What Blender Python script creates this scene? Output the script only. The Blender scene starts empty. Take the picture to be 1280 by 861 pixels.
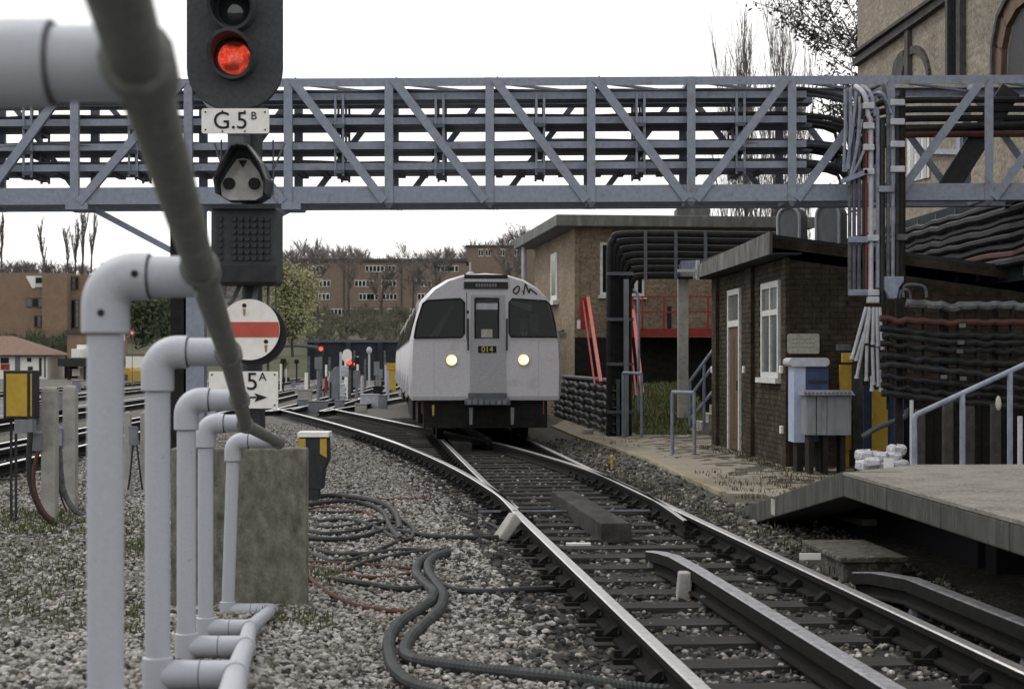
import bpy, bmesh, math, random
import numpy as np
from mathutils import Vector, Matrix
random.seed(7); rng = np.random.default_rng(7)
SC = bpy.context.scene; COL = SC.collection
R = math.radians; PI = math.pi

# ------------------------------------------------------------- camera
CAMZ = 1.36; FPX = 60/36*1280; YH = 452.0
cd = bpy.data.cameras.new('camera'); cam = bpy.data.objects.new('camera', cd); COL.objects.link(cam)
cam.location = (0, 0, CAMZ); cam.rotation_euler = (PI/2, 0, 0)
cd.lens = 60; cd.sensor_width = 36; cd.sensor_fit = 'HORIZONTAL'; cd.shift_y = (YH-430.5)/1280
cd.clip_start = 0.05; cd.clip_end = 3000
cd.dof.use_dof = True; cd.dof.focus_distance = 18; cd.dof.aperture_fstop = 6.3
SC.camera = cam
# ------------------------------------------------------------- sky, sun, exposure
SUN_EL, SUN_AZ = R(50), R(-52)
w = bpy.data.worlds.new('World'); SC.world = w; w.use_nodes = True
nt = w.node_tree; bg = nt.nodes['Background']
sky = nt.nodes.new('ShaderNodeTexSky'); sky.sky_type = 'NISHITA'; sky.sun_disc = False
sky.sun_elevation = SUN_EL; sky.sun_rotation = SUN_AZ; sky.dust_density = 4
hs = nt.nodes.new('ShaderNodeHueSaturation'); hs.inputs['Saturation'].default_value = 0.25
mx = nt.nodes.new('ShaderNodeMix'); mx.data_type = 'RGBA'
mx.inputs[0].default_value = 0.85; mx.inputs[7].default_value = (12.3, 12.15, 11.9, 1)   # even cloud cover
nt.links.new(sky.outputs[0], hs.inputs['Color']); nt.links.new(hs.outputs[0], mx.inputs[6])
cl = nt.nodes.new('ShaderNodeTexNoise'); cl.inputs['Scale'].default_value = 2.2; cl.inputs['Detail'].default_value = 5
gt = nt.nodes.new('ShaderNodeTexCoord'); nt.links.new(gt.outputs['Generated'], cl.inputs['Vector'])
cr = nt.nodes.new('ShaderNodeMapRange'); cr.inputs[1].default_value = .3; cr.inputs[2].default_value = .7; cr.inputs[3].default_value = .90; cr.inputs[4].default_value = 1.06
nt.links.new(cl.outputs[0], cr.inputs[0]); mm_ = nt.nodes.new('ShaderNodeMix'); mm_.data_type = 'RGBA'; mm_.blend_type = 'MULTIPLY'; mm_.inputs[0].default_value = 1
nt.links.new(mx.outputs[2], mm_.inputs[6]); nt.links.new(cr.outputs[0], mm_.inputs[7])
nt.links.new(mm_.outputs[2], bg.inputs[0]); bg.inputs[1].default_value = 0.1
sd = bpy.data.lights.new('sun', 'SUN'); so = bpy.data.objects.new('sun', sd); COL.objects.link(so)
sd.energy = 1.1; sd.angle = R(12); sd.color = (1, .96, .9)
dirv = Vector((math.sin(SUN_AZ)*math.cos(SUN_EL), math.cos(SUN_AZ)*math.cos(SUN_EL), math.sin(SUN_EL)))
so.rotation_euler = dirv.to_track_quat('Z', 'Y').to_euler(); so.location = (-10, -10, 40)
SC.view_settings.view_transform = 'Standard'; SC.view_settings.look = 'None'
SC.view_settings.exposure = 0.3; SC.view_settings.gamma = 1.0
SC.cycles.max_bounces = 6; SC.cycles.use_denoising = True

# ------------------------------------------------------------- materials
def mat(name, c, c2=None, scale=8, rough=.7, metal=0, bump=0, bscale=None, stretch=None, contrast=(.35, .65),
        c3=None, scale3=1.5, t3=(.5, .7), emit=None, estr=0, spec=None):
    m = bpy.data.materials.new(name); m.use_nodes = True
    n = m.node_tree; L = n.links.new; b = n.nodes['Principled BSDF']
    b.inputs['Roughness'].default_value = rough; b.inputs['Metallic'].default_value = metal
    if spec is None: spec = .5 if (rough < .5 or metal > .2) else .18 if rough < .75 else .10
    b.inputs['Specular IOR Level'].default_value = spec
    b.inputs['Base Color'].default_value = (*c, 1)
    tc = n.nodes.new('ShaderNodeTexCoord'); vec = tc.outputs['Object']
    if stretch:
        mp = n.nodes.new('ShaderNodeMapping'); mp.inputs['Scale'].default_value = stretch
        L(vec, mp.inputs[0]); vec = mp.outputs[0]
    def noise(s, det=6):
        t = n.nodes.new('ShaderNodeTexNoise'); t.inputs['Scale'].default_value = s; t.inputs['Detail'].default_value = det
        t.inputs['Roughness'].default_value = .62
        L(vec, t.inputs['Vector']); return t.outputs[0]
    def ramp(src, lo, hi):
        r = n.nodes.new('ShaderNodeMapRange'); r.inputs[1].default_value = lo; r.inputs[2].default_value = hi
        L(src, r.inputs[0]); return r.outputs[0]
    out = None
    if c2:
        k = n.nodes.new('ShaderNodeMix'); k.data_type = 'RGBA'
        k.inputs[6].default_value = (*c, 1); k.inputs[7].default_value = (*c2, 1)
        L(ramp(noise(scale), *contrast), k.inputs[0]); out = k.outputs[2]
    if c3:
        k = n.nodes.new('ShaderNodeMix'); k.data_type = 'RGBA'; k.inputs[7].default_value = (*c3, 1)
        if out: L(out, k.inputs[6])
        else: k.inputs[6].default_value = (*c, 1)
        L(ramp(noise(scale3), *t3), k.inputs[0]); out = k.outputs[2]
    if out: L(out, b.inputs['Base Color'])
    if bump:
        bp = n.nodes.new('ShaderNodeBump'); bp.inputs['Strength'].default_value = bump; bp.inputs['Distance'].default_value = .02
        L(noise(bscale or scale*3), bp.inputs['Height']); L(bp.outputs[0], b.inputs['Normal'])
    if emit:
        b.inputs['Emission Color'].default_value = (*emit, 1); b.inputs['Emission Strength'].default_value = estr
    return m

def brickmat(name, c1, c2, mortar, bw=.225, bh=.075, dirt=None, u=(1, 1)):
    m = bpy.data.materials.new(name); m.use_nodes = True
    n = m.node_tree; L = n.links.new; b = n.nodes['Principled BSDF']; b.inputs['Roughness'].default_value = .88; b.inputs['Specular IOR Level'].default_value = .12
    tc = n.nodes.new('ShaderNodeTexCoord'); sp = n.nodes.new('ShaderNodeSeparateXYZ'); L(tc.outputs['Object'], sp.inputs[0])
    a = n.nodes.new('ShaderNodeMath'); a.operation = 'ADD'; L(sp.outputs[0], a.inputs[0]); L(sp.outputs[1], a.inputs[1])
    cb = n.nodes.new('ShaderNodeCombineXYZ'); L(a.outputs[0], cb.inputs[0]); L(sp.outputs[2], cb.inputs[1])
    t = n.nodes.new('ShaderNodeTexBrick'); L(cb.outputs[0], t.inputs['Vector'])
    t.inputs['Scale'].default_value = 1; t.inputs['Brick Width'].default_value = bw; t.inputs['Row Height'].default_value = bh
    t.inputs['Mortar Size'].default_value = .007; t.inputs['Mortar Smooth'].default_value = .2
    t.inputs['Color1'].default_value = (*c1, 1); t.inputs['Color2'].default_value = (*c2, 1); t.inputs['Mortar'].default_value = (*mortar, 1)
    ns = n.nodes.new('ShaderNodeTexNoise'); ns.inputs['Scale'].default_value = .9; ns.inputs['Detail'].default_value = 8
    L(tc.outputs['Object'], ns.inputs['Vector'])
    mr = n.nodes.new('ShaderNodeMapRange'); mr.inputs[1].default_value = .4; mr.inputs[2].default_value = .75; mr.inputs[4].default_value = .75
    L(ns.outputs[0], mr.inputs[0])
    k = n.nodes.new('ShaderNodeMix'); k.data_type = 'RGBA'; L(mr.outputs[0], k.inputs[0]); L(t.outputs['Color'], k.inputs[6])
    d = dirt or tuple(x*.45 for x in c1); k.inputs[7].default_value = (*d, 1)
    n2 = n.nodes.new('ShaderNodeTexNoise'); n2.inputs['Scale'].default_value = 14; L(tc.outputs['Object'], n2.inputs['Vector'])
    k2 = n.nodes.new('ShaderNodeMix'); k2.data_type = 'RGBA'; k2.blend_type = 'MULTIPLY'; k2.inputs[0].default_value = .6
    m3 = n.nodes.new('ShaderNodeMapRange'); m3.inputs[1].default_value = .3; m3.inputs[2].default_value = .6; m3.inputs[3].default_value = .45; m3.inputs[4].default_value = 1.25
    L(n2.outputs[0], m3.inputs[0]); L(k.outputs[2], k2.inputs[6]); L(m3.outputs[0], k2.inputs[7])
    L(k2.outputs[2], b.inputs['Base Color'])
    bp = n.nodes.new('ShaderNodeBump'); bp.inputs['Strength'].default_value = .6; bp.inputs['Distance'].default_value = .01; bp.invert = True
    L(t.outputs['Fac'], bp.inputs['Height']); L(bp.outputs[0], b.inputs['Normal'])
    return m

M = {}
M['pipe'] = mat('pale_grey_paint', (.35, .37, .412), (.315, .333, .375), 150, .5, 0, .16, 300, c3=(.21, .195, .18), scale3=26, t3=(.665, .735), spec=.35)
M['handrail'] = mat('worn_grey_paint', (.15, .157, .145), (.07, .075, .066), 70, .5, 0, .25, 200, c3=(.24, .245, .235), scale3=12, t3=(.54, .75), spec=.3)
M['pipe_worn'] = mat('worn_grey_fitting', (.24, .255, .285), (.15, .16, .17), 40, .55, 0, .15, 160, c3=(.13, .135, .135), scale3=5, t3=(.45, .7))
M['light_face'] = mat('grey_light_face', (.46, .46, .45), (.30, .30, .295), 14, .6)
M['cowl'] = mat('cowl_paint', (.022, .024, .027), (.034, .036, .04), 14, .4)
M['lamp_unlit'] = mat('unlit_bulb', (.10, .105, .11), rough=.3)
M['pane_grey'] = mat('hazy_pane', (.10, .11, .12), (.05, .055, .06), 4, .2)
M['grime'] = mat('worn_letter_ink', (.24, .225, .20), rough=.8)
M['yellow_text'] = mat('yellow_lettering', (.50, .42, .06), rough=.6)
M['blind_ink'] = mat('faded_blind_print', (.16, .17, .16), rough=.8)
M['dark_wall'] = mat('dark_wall_and_shade', (.022, .026, .032), (.035, .04, .046), .8, .9)  # far wall, also the painted shade behind the slanting cables
M['red_far'] = mat('far_red_lens', (.5, .05, .03), rough=.3, emit=(1, .07, .03), estr=1.2)
M['lining'] = mat('cab_lining', (.035, .035, .035), rough=.8)
M['skin'] = mat('skin', (.36, .22, .165), rough=.6)
M['hair'] = mat('dark_hair', (.03, .022, .018), rough=.7)
M['shirt'] = mat('pale_shirt', (.42, .46, .55), rough=.8)
M['jacket'] = mat('navy_jacket', (.02, .024, .04), rough=.85)
M['grass_bright'] = mat('bank_grass_blades', (.12, .15, .06), (.13, .125, .07), 3, .9)
M['cable_rust'] = mat('rusty_red_cable', (.10, .042, .030), (.06, .03, .025), 9, .7)
M['cable_black'] = mat('tarry_cable', (.010, .0105, .012), (.02, .021, .023), 12, .6)
M['cable_mid'] = mat('dusty_grey_cable', (.055, .06, .072), (.03, .033, .04), 7, .65)
M['condtop_dull'] = mat('dull_conductor_top', (.11, .11, .12), (.05, .05, .055), 14, .6, .4)
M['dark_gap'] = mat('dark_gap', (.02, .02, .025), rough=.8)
M['gantry'] = mat('blue_grey_paint', (.225, .25, .31), (.175, .195, .245), 16, .55, 0, .1, 60, c3=(.14, .115, .10), scale3=3.6, t3=(.60, .76))
M['gantry_dark'] = mat('dark_blue_grey', (.10, .11, .135), (.06, .066, .085), 9, .6)
M['cable'] = mat('black_cable', (.016, .017, .019), (.03, .031, .034), 12, .6)
M['cable_grey'] = mat('grey_cable', (.12, .125, .135), (.045, .048, .053), 9, .6, bump=.2)
M['cable_red'] = mat('dull_red_cable', (.085, .032, .026), (.05, .025, .022), 9, .6)
M['hose'] = mat('ribbed_black_hose', (.032, .035, .037), (.055, .058, .06), 10, .6)
M['conduit_white'] = mat('pale_conduit', (.42, .43, .47), (.3, .31, .35), 9, .5)
M['conduit_blue'] = mat('blue_grey_conduit', (.225, .25, .315), (.13, .15, .20), 9, .5, spec=.3)
M['conduit_lilac'] = mat('lilac_conduit', (.10, .095, .125), (.06, .06, .08), 9, .5)
M['conduit_red'] = mat('red_conduit', (.17, .035, .035), (.1, .025, .025), 9, .5)
M['concrete'] = mat('concrete', (.33, .32, .30), (.22, .215, .20), 6, .9, 0, .35, 40, c3=(.12, .12, .11), scale3=3, t3=(.58, .75))
M['mossy'] = mat('mossy_concrete', (.20, .195, .165), (.10, .10, .08), 16, .95, 0, .7, 70, stretch=(1, 1, .55), c3=(.045, .048, .038), scale3=6, t3=(.54, .72))
M['slab_edge'] = mat('weathered_slab', (.085, .085, .078), (.04, .042, .04), 5, .95, 0, .5, 40, stretch=(1.5, 1.5, .4), c3=(.17, .165, .15), scale3=5, t3=(.60, .8))
M['platform'] = mat('platform_asphalt', (.19, .18, .16), (.115, .11, .10), 3, .95, 0, .5, 90, c3=(.29, .275, .245), scale3=45, t3=(.5, .7))
M['path'] = mat('gritty_path', (.255, .228, .185), (.20, .18, .145), 1.2, .95, 0, .5, 80, c3=(.33, .30, .25), scale3=60, t3=(.5, .75))
M['kerbline'] = mat('sandy_edging', (.33, .29, .2), (.22, .19, .13), 6, .95, 0, .4)
M['earth'] = mat('cinder_ground', (.085, .08, .068), (.045, .044, .038), 5, .95, 0, .8, 45, c3=(.16, .152, .135), scale3=22, t3=(.5, .68))
M['ballast_bed'] = mat('ballast_bed', (.13, .125, .115), (.055, .053, .05), 26, .95, 0, 1, 30, c3=(.22, .21, .2), scale3=34, t3=(.52, .7))
M['black_bed'] = mat('oily_bed', (.022, .022, .023), (.045, .044, .042), 14, .95, 0, .9, 30)
M['sleeper'] = mat('oiled_timber', (.046, .045, .044), (.02, .02, .02), 5, .85, 0, .5, 30, stretch=(.3, 3, 3), c3=(.095, .093, .09), scale3=4, t3=(.55, .75))
M['timber'] = mat('dark_timber', (.055, .054, .051), (.024, .024, .023), 6, .9, 0, .4, 40, stretch=(1, .3, 1))
M['rust'] = mat('grimy_rail_side', (.013, .012, .012), (.008, .008, .008), 12, .9, 0, .3, 50)
M['railtop'] = mat('polished_rail_top', (.72, .71, .71), (.5, .49, .49), 20, .28, .9, c3=(.25, .23, .22), scale3=3, t3=(.64, .85))
M['condtop'] = mat('conductor_rail_top', (.36, .36, .385), (.17, .17, .185), 22, .45, .7, c3=(.08, .078, .075), scale3=5, t3=(.6, .8))
M['alu'] = mat('unpainted_aluminium', (.50, .495, .525), (.42, .415, .44), 40, .5, .3, .06, 90, c3=(.30, .285, .285), scale3=2.6, t3=(.55, .82))
M['alu_door'] = mat('dull_aluminium', (.33, .33, .355), (.27, .27, .29), 30, .5, .25)
M['glass'] = mat('dark_glass', (.008, .010, .012), rough=.08, spec=.12)
M['rubber'] = mat('black_rubber', (.015, .015, .016), rough=.7)
M['black'] = mat('black_paint', (.018, .019, .022), (.03, .031, .034), 14, .6)
M['sig'] = mat('signal_black_paint', (.034, .038, .042), (.05, .055, .059), 30, .6, 0, .1, 120)
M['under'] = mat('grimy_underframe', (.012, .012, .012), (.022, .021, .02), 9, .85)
M['grey_iron'] = mat('grey_iron', (.11, .12, .14), (.07, .075, .085), 12, .6, .2)
M['white'] = mat('white_enamel', (.70, .69, .66), (.60, .59, .56), 12, .45, c3=(.40, .36, .30), scale3=7, t3=(.62, .85))
M['whitepaint'] = mat('white_window_paint', (.58, .58, .57), (.42, .42, .41), 14, .6)
M['red_band'] = mat('red_enamel', (.42, .085, .06), (.34, .07, .05), 12, .5)
M['ink'] = mat('black_lettering', (.012, .012, .014), rough=.6)
M['rustspot'] = mat('rust_stain', (.30, .17, .08), rough=.8)
M['redlamp'] = None
M['dark_lens'] = mat('unlit_lens', (.02, .022, .025), rough=.1, spec=.8)
M['headlamp'] = mat('lit_headlamp', (.9, .75, .4), rough=.3, emit=(1, .66, .22), estr=1.1)
M['lampglow'] = mat('lamp_core', (.9, .85, .7), rough=.3, emit=(1, .92, .68), estr=1.7)
M['yellow'] = mat('yellow_paint', (.40, .27, .04), (.32, .21, .03), 12, .6, c3=(.2, .14, .05), scale3=4, t3=(.55, .75))
M['bluepaint'] = mat('blue_paint', (.045, .065, .14), (.03, .045, .10), 7, .6)
M['paleblue'] = mat('pale_blue_paint', (.34, .39, .53), (.27, .32, .44), 7, .5, spec=.3)
M['cabinet'] = mat('grey_cabinet_paint', (.19, .20, .22), (.12, .13, .145), 8, .6, c3=(.28, .29, .31), scale3=9, t3=(.6, .8), stretch=(1, 1, .3))
M['redpaint'] = mat('red_paint', (.27, .04, .035), (.19, .03, .028), 6, .6)
M['pinkred'] = mat('faded_red_paint', (.40, .115, .095), (.30, .085, .07), 6, .6)
M['brick_hut'] = mat('dark_brick', (.055, .040, .030), (.026, .021, .017), 9, .9, 0, .4, 60, c3=(.085, .073, .056), scale3=3, t3=(.5, .75))
M['mortar'] = mat('sooty_mortar', (.055, .051, .045), (.03, .028, .026), 8, .95)
M['brick_yel'] = brickmat('yellow_stock_brick', (.26, .20, .135), (.18, .14, .10), (.19, .17, .14), dirt=(.13, .105, .08))
M['brick_big'] = brickmat('pale_stock_brick', (.26, .23, .185), (.185, .165, .135), (.22, .205, .175), dirt=(.135, .12, .10))
M['brick_flat'] = brickmat('brown_flat_brick', (.20, .15, .12), (.165, .125, .10), (.18, .15, .125), dirt=(.14, .11, .09))  # brick made paler, distance haze painted into its colour
M['brick_far'] = brickmat('tan_flat_brick', (.24, .165, .115), (.20, .14, .10), (.2, .16, .13), dirt=(.16, .115, .085))
M['stone_trim'] = mat('dark_stone_trim', (.085, .08, .078), (.05, .048, .048), 6, .9)
M['roof_conc'] = mat('concrete_fascia', (.15, .155, .15), (.09, .095, .092), 4, .9, 0, .3, 30, stretch=(1, 1, .3), c3=(.22, .22, .21), scale3=5, t3=(.55, .75))
M['fascia'] = mat('weathered_fascia', (.145, .142, .132), (.075, .074, .07), 5, .85, 0, .2, stretch=(1, 1, .5), c3=(.20, .195, .185), scale3=3, t3=(.5, .7))
M['roof_felt'] = mat('dark_felt', (.035, .036, .04), (.055, .055, .06), 3, .9)
M['brown_door'] = mat('brown_door_paint', (.12, .075, .05), (.08, .05, .035), 7, .6, stretch=(2, 2, .3))
M['vent'] = mat('vent_steel', (.19, .20, .22), (.13, .14, .155), 10, .5, .3)
M['plaque'] = mat('grimy_plaque', (.40, .38, .34), (.26, .245, .22), 18, .7)
M['bag'] = mat('white_plastic_sacks', (.50, .50, .54), (.24, .24, .27), 26, .45, 0, 1, 30)
M['tile'] = mat('brown_roof_tiles', (.19, .125, .10), (.14, .095, .08), 4, .85)
M['bark'] = mat('grey_bark', (.075, .066, .06), (.045, .04, .038), 6, .95)
M['twig'] = mat('twig', (.16, .14, .132), (.115, .10, .096), 2, .95)
M['scrub'] = mat('scrub', (.14, .125, .10), (.085, .085, .06), .6, .95, c3=(.095, .105, .068), scale3=.12, t3=(.5, .65))
M['bank'] = mat('grassy_bank', (.060, .070, .038), (.085, .075, .055), .5, .95, 0, .6, 3, c3=(.045, .05, .03), scale3=.15, t3=(.45, .65))
M['leaf'] = mat('dark_leaf', (.07, .085, .05), (.045, .058, .035), 3, .85)  # far foliage lightened, haze mixed into the leaf colour
M['leaf_dark'] = mat('blackish_leaf', (.030, .035, .032), (.02, .024, .022), 3, .8)
M['willow'] = mat('yellow_green_leaf', (.27, .26, .135), (.20, .20, .11), 2, .8)
M['grass'] = mat('rough_grass', (.06, .085, .03), (.09, .09, .045), 3, .9)
M['weed'] = mat('dry_weed', (.085, .08, .045), (.05, .055, .03), 3, .9)
M['stone_a'] = mat('ballast_stone_pale', (.32, .30, .285), (.18, .17, .162), 9, .9, c3=(.52, .495, .475), scale3=12, t3=(.5, .7))
M['stone_b'] = mat('ballast_stone_grimy', (.052, .052, .052), (.03, .031, .032), 9, .9, c3=(.12, .12, .118), scale3=9, t3=(.6, .75))
M['stone_c'] = mat('ballast_stone_brown', (.15, .138, .118), (.085, .078, .068), 9, .9, c3=(.23, .215, .19), scale3=12, t3=(.55, .7))
M['hill'] = mat('far_twigs', (.20, .18, .18), (.155, .14, .145), .05, .95)
M['redlamp'] = mat('lit_red_lens', (.5, .05, .03), rough=.25)
def _lens():
    m = M['redlamp']; n = m.node_tree; L = n.links.new; b = n.nodes['Principled BSDF']
    tc = n.nodes.new('ShaderNodeTexCoord'); v = n.nodes.new('ShaderNodeTexVoronoi'); v.inputs['Scale'].default_value = 60
    L(tc.outputs['Object'], v.inputs['Vector'])
    s = n.nodes.new('ShaderNodeTexNoise'); s.inputs['Scale'].default_value = 7; L(tc.outputs['Object'], s.inputs['Vector'])
    a = n.nodes.new('ShaderNodeMapRange'); a.inputs[1].default_value = .44; a.inputs[2].default_value = .58; a.inputs[3].default_value = .02; a.inputs[4].default_value = .72
    L(s.outputs[0], a.inputs[0])
    c = n.nodes.new('ShaderNodeMath'); c.operation = 'MULTIPLY'; L(a.outputs[0], c.inputs[0])
    d = n.nodes.new('ShaderNodeMapRange'); d.inputs[1].default_value = 0; d.inputs[2].default_value = .6; d.inputs[3].default_value = 1.2; d.inputs[4].default_value = .55
    L(v.outputs['Distance'], d.inputs[0]); L(d.outputs[0], c.inputs[1])
    b.inputs['Emission Color'].default_value = (1, .09, .045, 1); L(c.outputs[0], b.inputs['Emission Strength'])
_lens()
def _clear():
    m = bpy.data.materials.new('clear_glass'); m.use_nodes = True; n = m.node_tree; n.nodes.clear()
    o = n.nodes.new('ShaderNodeOutputMaterial'); x = n.nodes.new('ShaderNodeMixShader'); t = n.nodes.new('ShaderNodeBsdfTransparent'); g = n.nodes.new('ShaderNodeBsdfGlossy')
    t.inputs[0].default_value = (.62, .68, .68, 1); g.inputs['Roughness'].default_value = .05; x.inputs[0].default_value = .016
    n.links.new(t.outputs[0], x.inputs[1]); n.links.new(g.outputs[0], x.inputs[2]); n.links.new(x.outputs[0], o.inputs[0]); M['clear'] = m
_clear()

# ------------------------------------------------------------- mesh helpers
V = Vector
def P(px, py, D):   # point of the place seen at pixel (px, py) of the photograph, D metres away
    return V(((px-640)/FPX*D, D, CAMZ-(py-YH)/FPX*D))
def G(px, py, z=-.1):   # same, on a level z
    return P(px, py, (CAMZ-z)*FPX/(py-YH))
class Frame:
    def __init__(s, o, slope): 
        s.o = V(o); s.a = V((slope, 1, 0)).normalized(); s.b = V((s.a.y, -s.a.x, 0))
    def __call__(s, d, t, z): return s.o + s.a*d + s.b*t + V((0, 0, z))
WORLD = Frame((0, 0, 0), 0)
class MB:
    def __init__(s): s.v = []; s.f = []; s.m = []; s.cur = 0
    def add(s, vs, fs):
        o = len(s.v); s.v += [tuple(x) for x in vs]
        for f in fs: s.f.append(tuple(i+o for i in f)); s.m.append(s.cur)
        return s
    def hexa(s, p): return s.add(p, [(0, 3, 2, 1), (4, 5, 6, 7), (0, 1, 5, 4), (1, 2, 6, 5), (2, 3, 7, 6), (3, 0, 4, 7)])
    def fb(s, F, d0, d1, t0, t1, z0, z1):
        return s.hexa([F(d0, t0, z0), F(d0, t1, z0), F(d1, t1, z0), F(d1, t0, z0), F(d0, t0, z1), F(d0, t1, z1), F(d1, t1, z1), F(d1, t0, z1)])
    def box(s, x0, x1, y0, y1, z0, z1): return s.fb(WORLD, y0, y1, x0, x1, z0, z1)
    def prism(s, poly, vec):
        n = len(poly); vec = V(vec); p = [V(q) for q in poly]
        return s.add(p+[q+vec for q in p], [tuple(range(n))[::-1], tuple(range(n, 2*n))]+[(i, (i+1) % n, (i+1) % n+n, i+n) for i in range(n)])
    def bar(s, p0, p1, wx, wz=None, up=(0, 0, 1)):     # rectangular bar
        p0 = V(p0); p1 = V(p1); d = (p1-p0).normalized(); u = V(up)
        if abs(d.dot(u)) > .98: u = V((0, 1, 0))
        x = d.cross(u).normalized(); z = x.cross(d); wz = wz or wx
        q = []
        for p in (p0, p1):
            q += [p-x*wx/2-z*wz/2, p+x*wx/2-z*wz/2, p+x*wx/2+z*wz/2, p-x*wx/2+z*wz/2]
        return s.hexa(q)
    def tube(s, pts, r, n=8, cap=True):
        pts = [V(p) for p in pts]; k = len(pts); rs = r if isinstance(r, (list, tuple)) else [r]*k
        vs = []; prev = None
        for i in range(k):
            d = (pts[min(i+1, k-1)]-pts[max(i-1, 0)]).normalized()
            if prev is None: u = V((0, 0, 1)) if abs(d.z) < .9 else V((0, 1, 0))
            else: u = prev
            x = d.cross(u)
            if x.length < 1e-6: x = d.orthogonal()
            x.normalize(); u = x.cross(d).normalized(); prev = u
            for j in range(n):
                a = 2*PI*j/n; vs.append(pts[i]+x*math.cos(a)*rs[i]+u*math.sin(a)*rs[i])
        fs = [(i*n+j, i*n+(j+1) % n, (i+1)*n+(j+1) % n, (i+1)*n+j) for i in range(k-1) for j in range(n)]
        if cap: fs += [tuple(range(n))[::-1], tuple(range((k-1)*n, k*n))]
        return s.add(vs, fs)
    def disc(s, c, r, nrm=(0, -1, 0), depth=.01, n=24):
        c = V(c); nrm = V(nrm).normalized(); return s.tube([c-nrm*depth, c], r, n)
    def ball(s, c, rx, ry=None, rz=None, n=8, m=6):
        ry = ry or rx; rz = rz or rx; c = V(c); vs = []
        for i in range(m+1):
            t = PI*i/m
            for j in range(n):
                a = 2*PI*j/n; vs.append(c+V((rx*math.sin(t)*math.cos(a), ry*math.sin(t)*math.sin(a), rz*math.cos(t))))
        return s.add(vs, [(i*n+j, (i+1)*n+j, (i+1)*n+(j+1) % n, i*n+(j+1) % n) for i in range(m) for j in range(n)])
    def build(s, name, mats, parent=None, smooth=False, bevel=0, base=None):
        vs = np.array(s.v, dtype=float).reshape(-1, 3)
        if parent is not None: off = WL[parent.name]; loc = V((0, 0, 0))
        else:
            lo, hi = vs.min(0), vs.max(0); off = V(base) if base else V(((lo[0]+hi[0])/2, (lo[1]+hi[1])/2, lo[2])); loc = off
        vs = vs-np.array(off)
        me = bpy.data.meshes.new(name); me.from_pydata(vs.tolist(), [], s.f)
        for mm in (mats if isinstance(mats, (list, tuple)) else [mats]): me.materials.append(mm if not isinstance(mm, str) else M[mm])
        if any(s.m): me.polygons.foreach_set('material_index', s.m)
        if smooth:
            me.polygons.foreach_set('use_smooth', [True]*len(s.f)); me.set_sharp_from_angle(angle=R(40))
        me.update()
        o = bpy.data.objects.new(name, me); COL.objects.link(o); o.location = loc
        WL[o.name] = V(off)
        if parent is not None: o.parent = parent
        if bevel:
            bv = o.modifiers.new('bevel', 'BEVEL'); bv.width = bevel; bv.segments = 2; bv.limit_method = 'ANGLE'
        return o
WL = {}
def tag(o, label=None, cat=None, group=None, kind=None):
    if label: o['label'] = label
    if cat: o['category'] = cat
    if group: o['group'] = group
    if kind: o['kind'] = kind
    return o
def thing(name, label, cat, loc, group=None):
    o = bpy.data.objects.new(name, None); COL.objects.link(o); o.location = loc; o.empty_display_size = .2
    WL[o.name] = V(loc); return tag(o, label, cat, group)
def dup(o, loc=None, rz=None, label=None, parent=None):
    c = o.copy(); COL.objects.link(c)
    if parent is not None: c.parent = parent
    if loc is not None: c.location = loc
    if rz is not None: c.rotation_euler.z = rz
    if label: c['label'] = label
    for ch in list(o.children): dup(ch, parent=c)
    WL[c.name] = V(loc) if loc is not None else WL.get(o.name, V((0, 0, 0)))
    return c
def piece(me, name, parent, loc, rz=0, scale=None):     # shared-mesh part placed in world coordinates
    o = bpy.data.objects.new(name, me); COL.objects.link(o); o.parent = parent
    o.location = V(loc)-WL[parent.name]; o.rotation_euler.z = rz
    if scale: o.scale = scale
    WL[o.name] = V(loc); return o
def meshonly(mb, name, mats):
    o = mb.build(name, mats, base=(0, 0, 0)); me = o.data; bpy.data.objects.remove(o); return me
def words(txt, size, m, name, parent, c, extr=.002):   # flat lettering facing the viewer's side (-y), centred on c
    cu = bpy.data.curves.new(name, 'FONT'); cu.body = txt; cu.size = size; cu.align_x = 'CENTER'; cu.align_y = 'CENTER'; cu.extrude = extr
    t = bpy.data.objects.new(name, cu); COL.objects.link(t)
    bpy.context.view_layer.update()
    me = bpy.data.meshes.new_from_object(t.evaluated_get(bpy.context.evaluated_depsgraph_get()))
    bpy.data.objects.remove(t); bpy.data.curves.remove(cu)
    me.materials.clear(); me.materials.append(M[m])
    o = bpy.data.objects.new(name, me); COL.objects.link(o); o.rotation_euler = (PI/2, 0, 0); o.parent = parent
    o.location = V(c)-WL[parent.name]; return o
def smoothpath(pts, k=6):
    pts = [V(p) for p in pts]; out = []
    for i in range(len(pts)-1):
        p0, p1, p2, p3 = pts[max(i-1, 0)], pts[i], pts[i+1], pts[min(i+2, len(pts)-1)]
        for j in range(k):
            t = j/k; out.append(.5*((2*p1)+(p2-p0)*t+(2*p0-5*p1+4*p2-p3)*t*t+(3*p1-p0-3*p2+p3)*t**3))
    return out+[pts[-1]]
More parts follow.
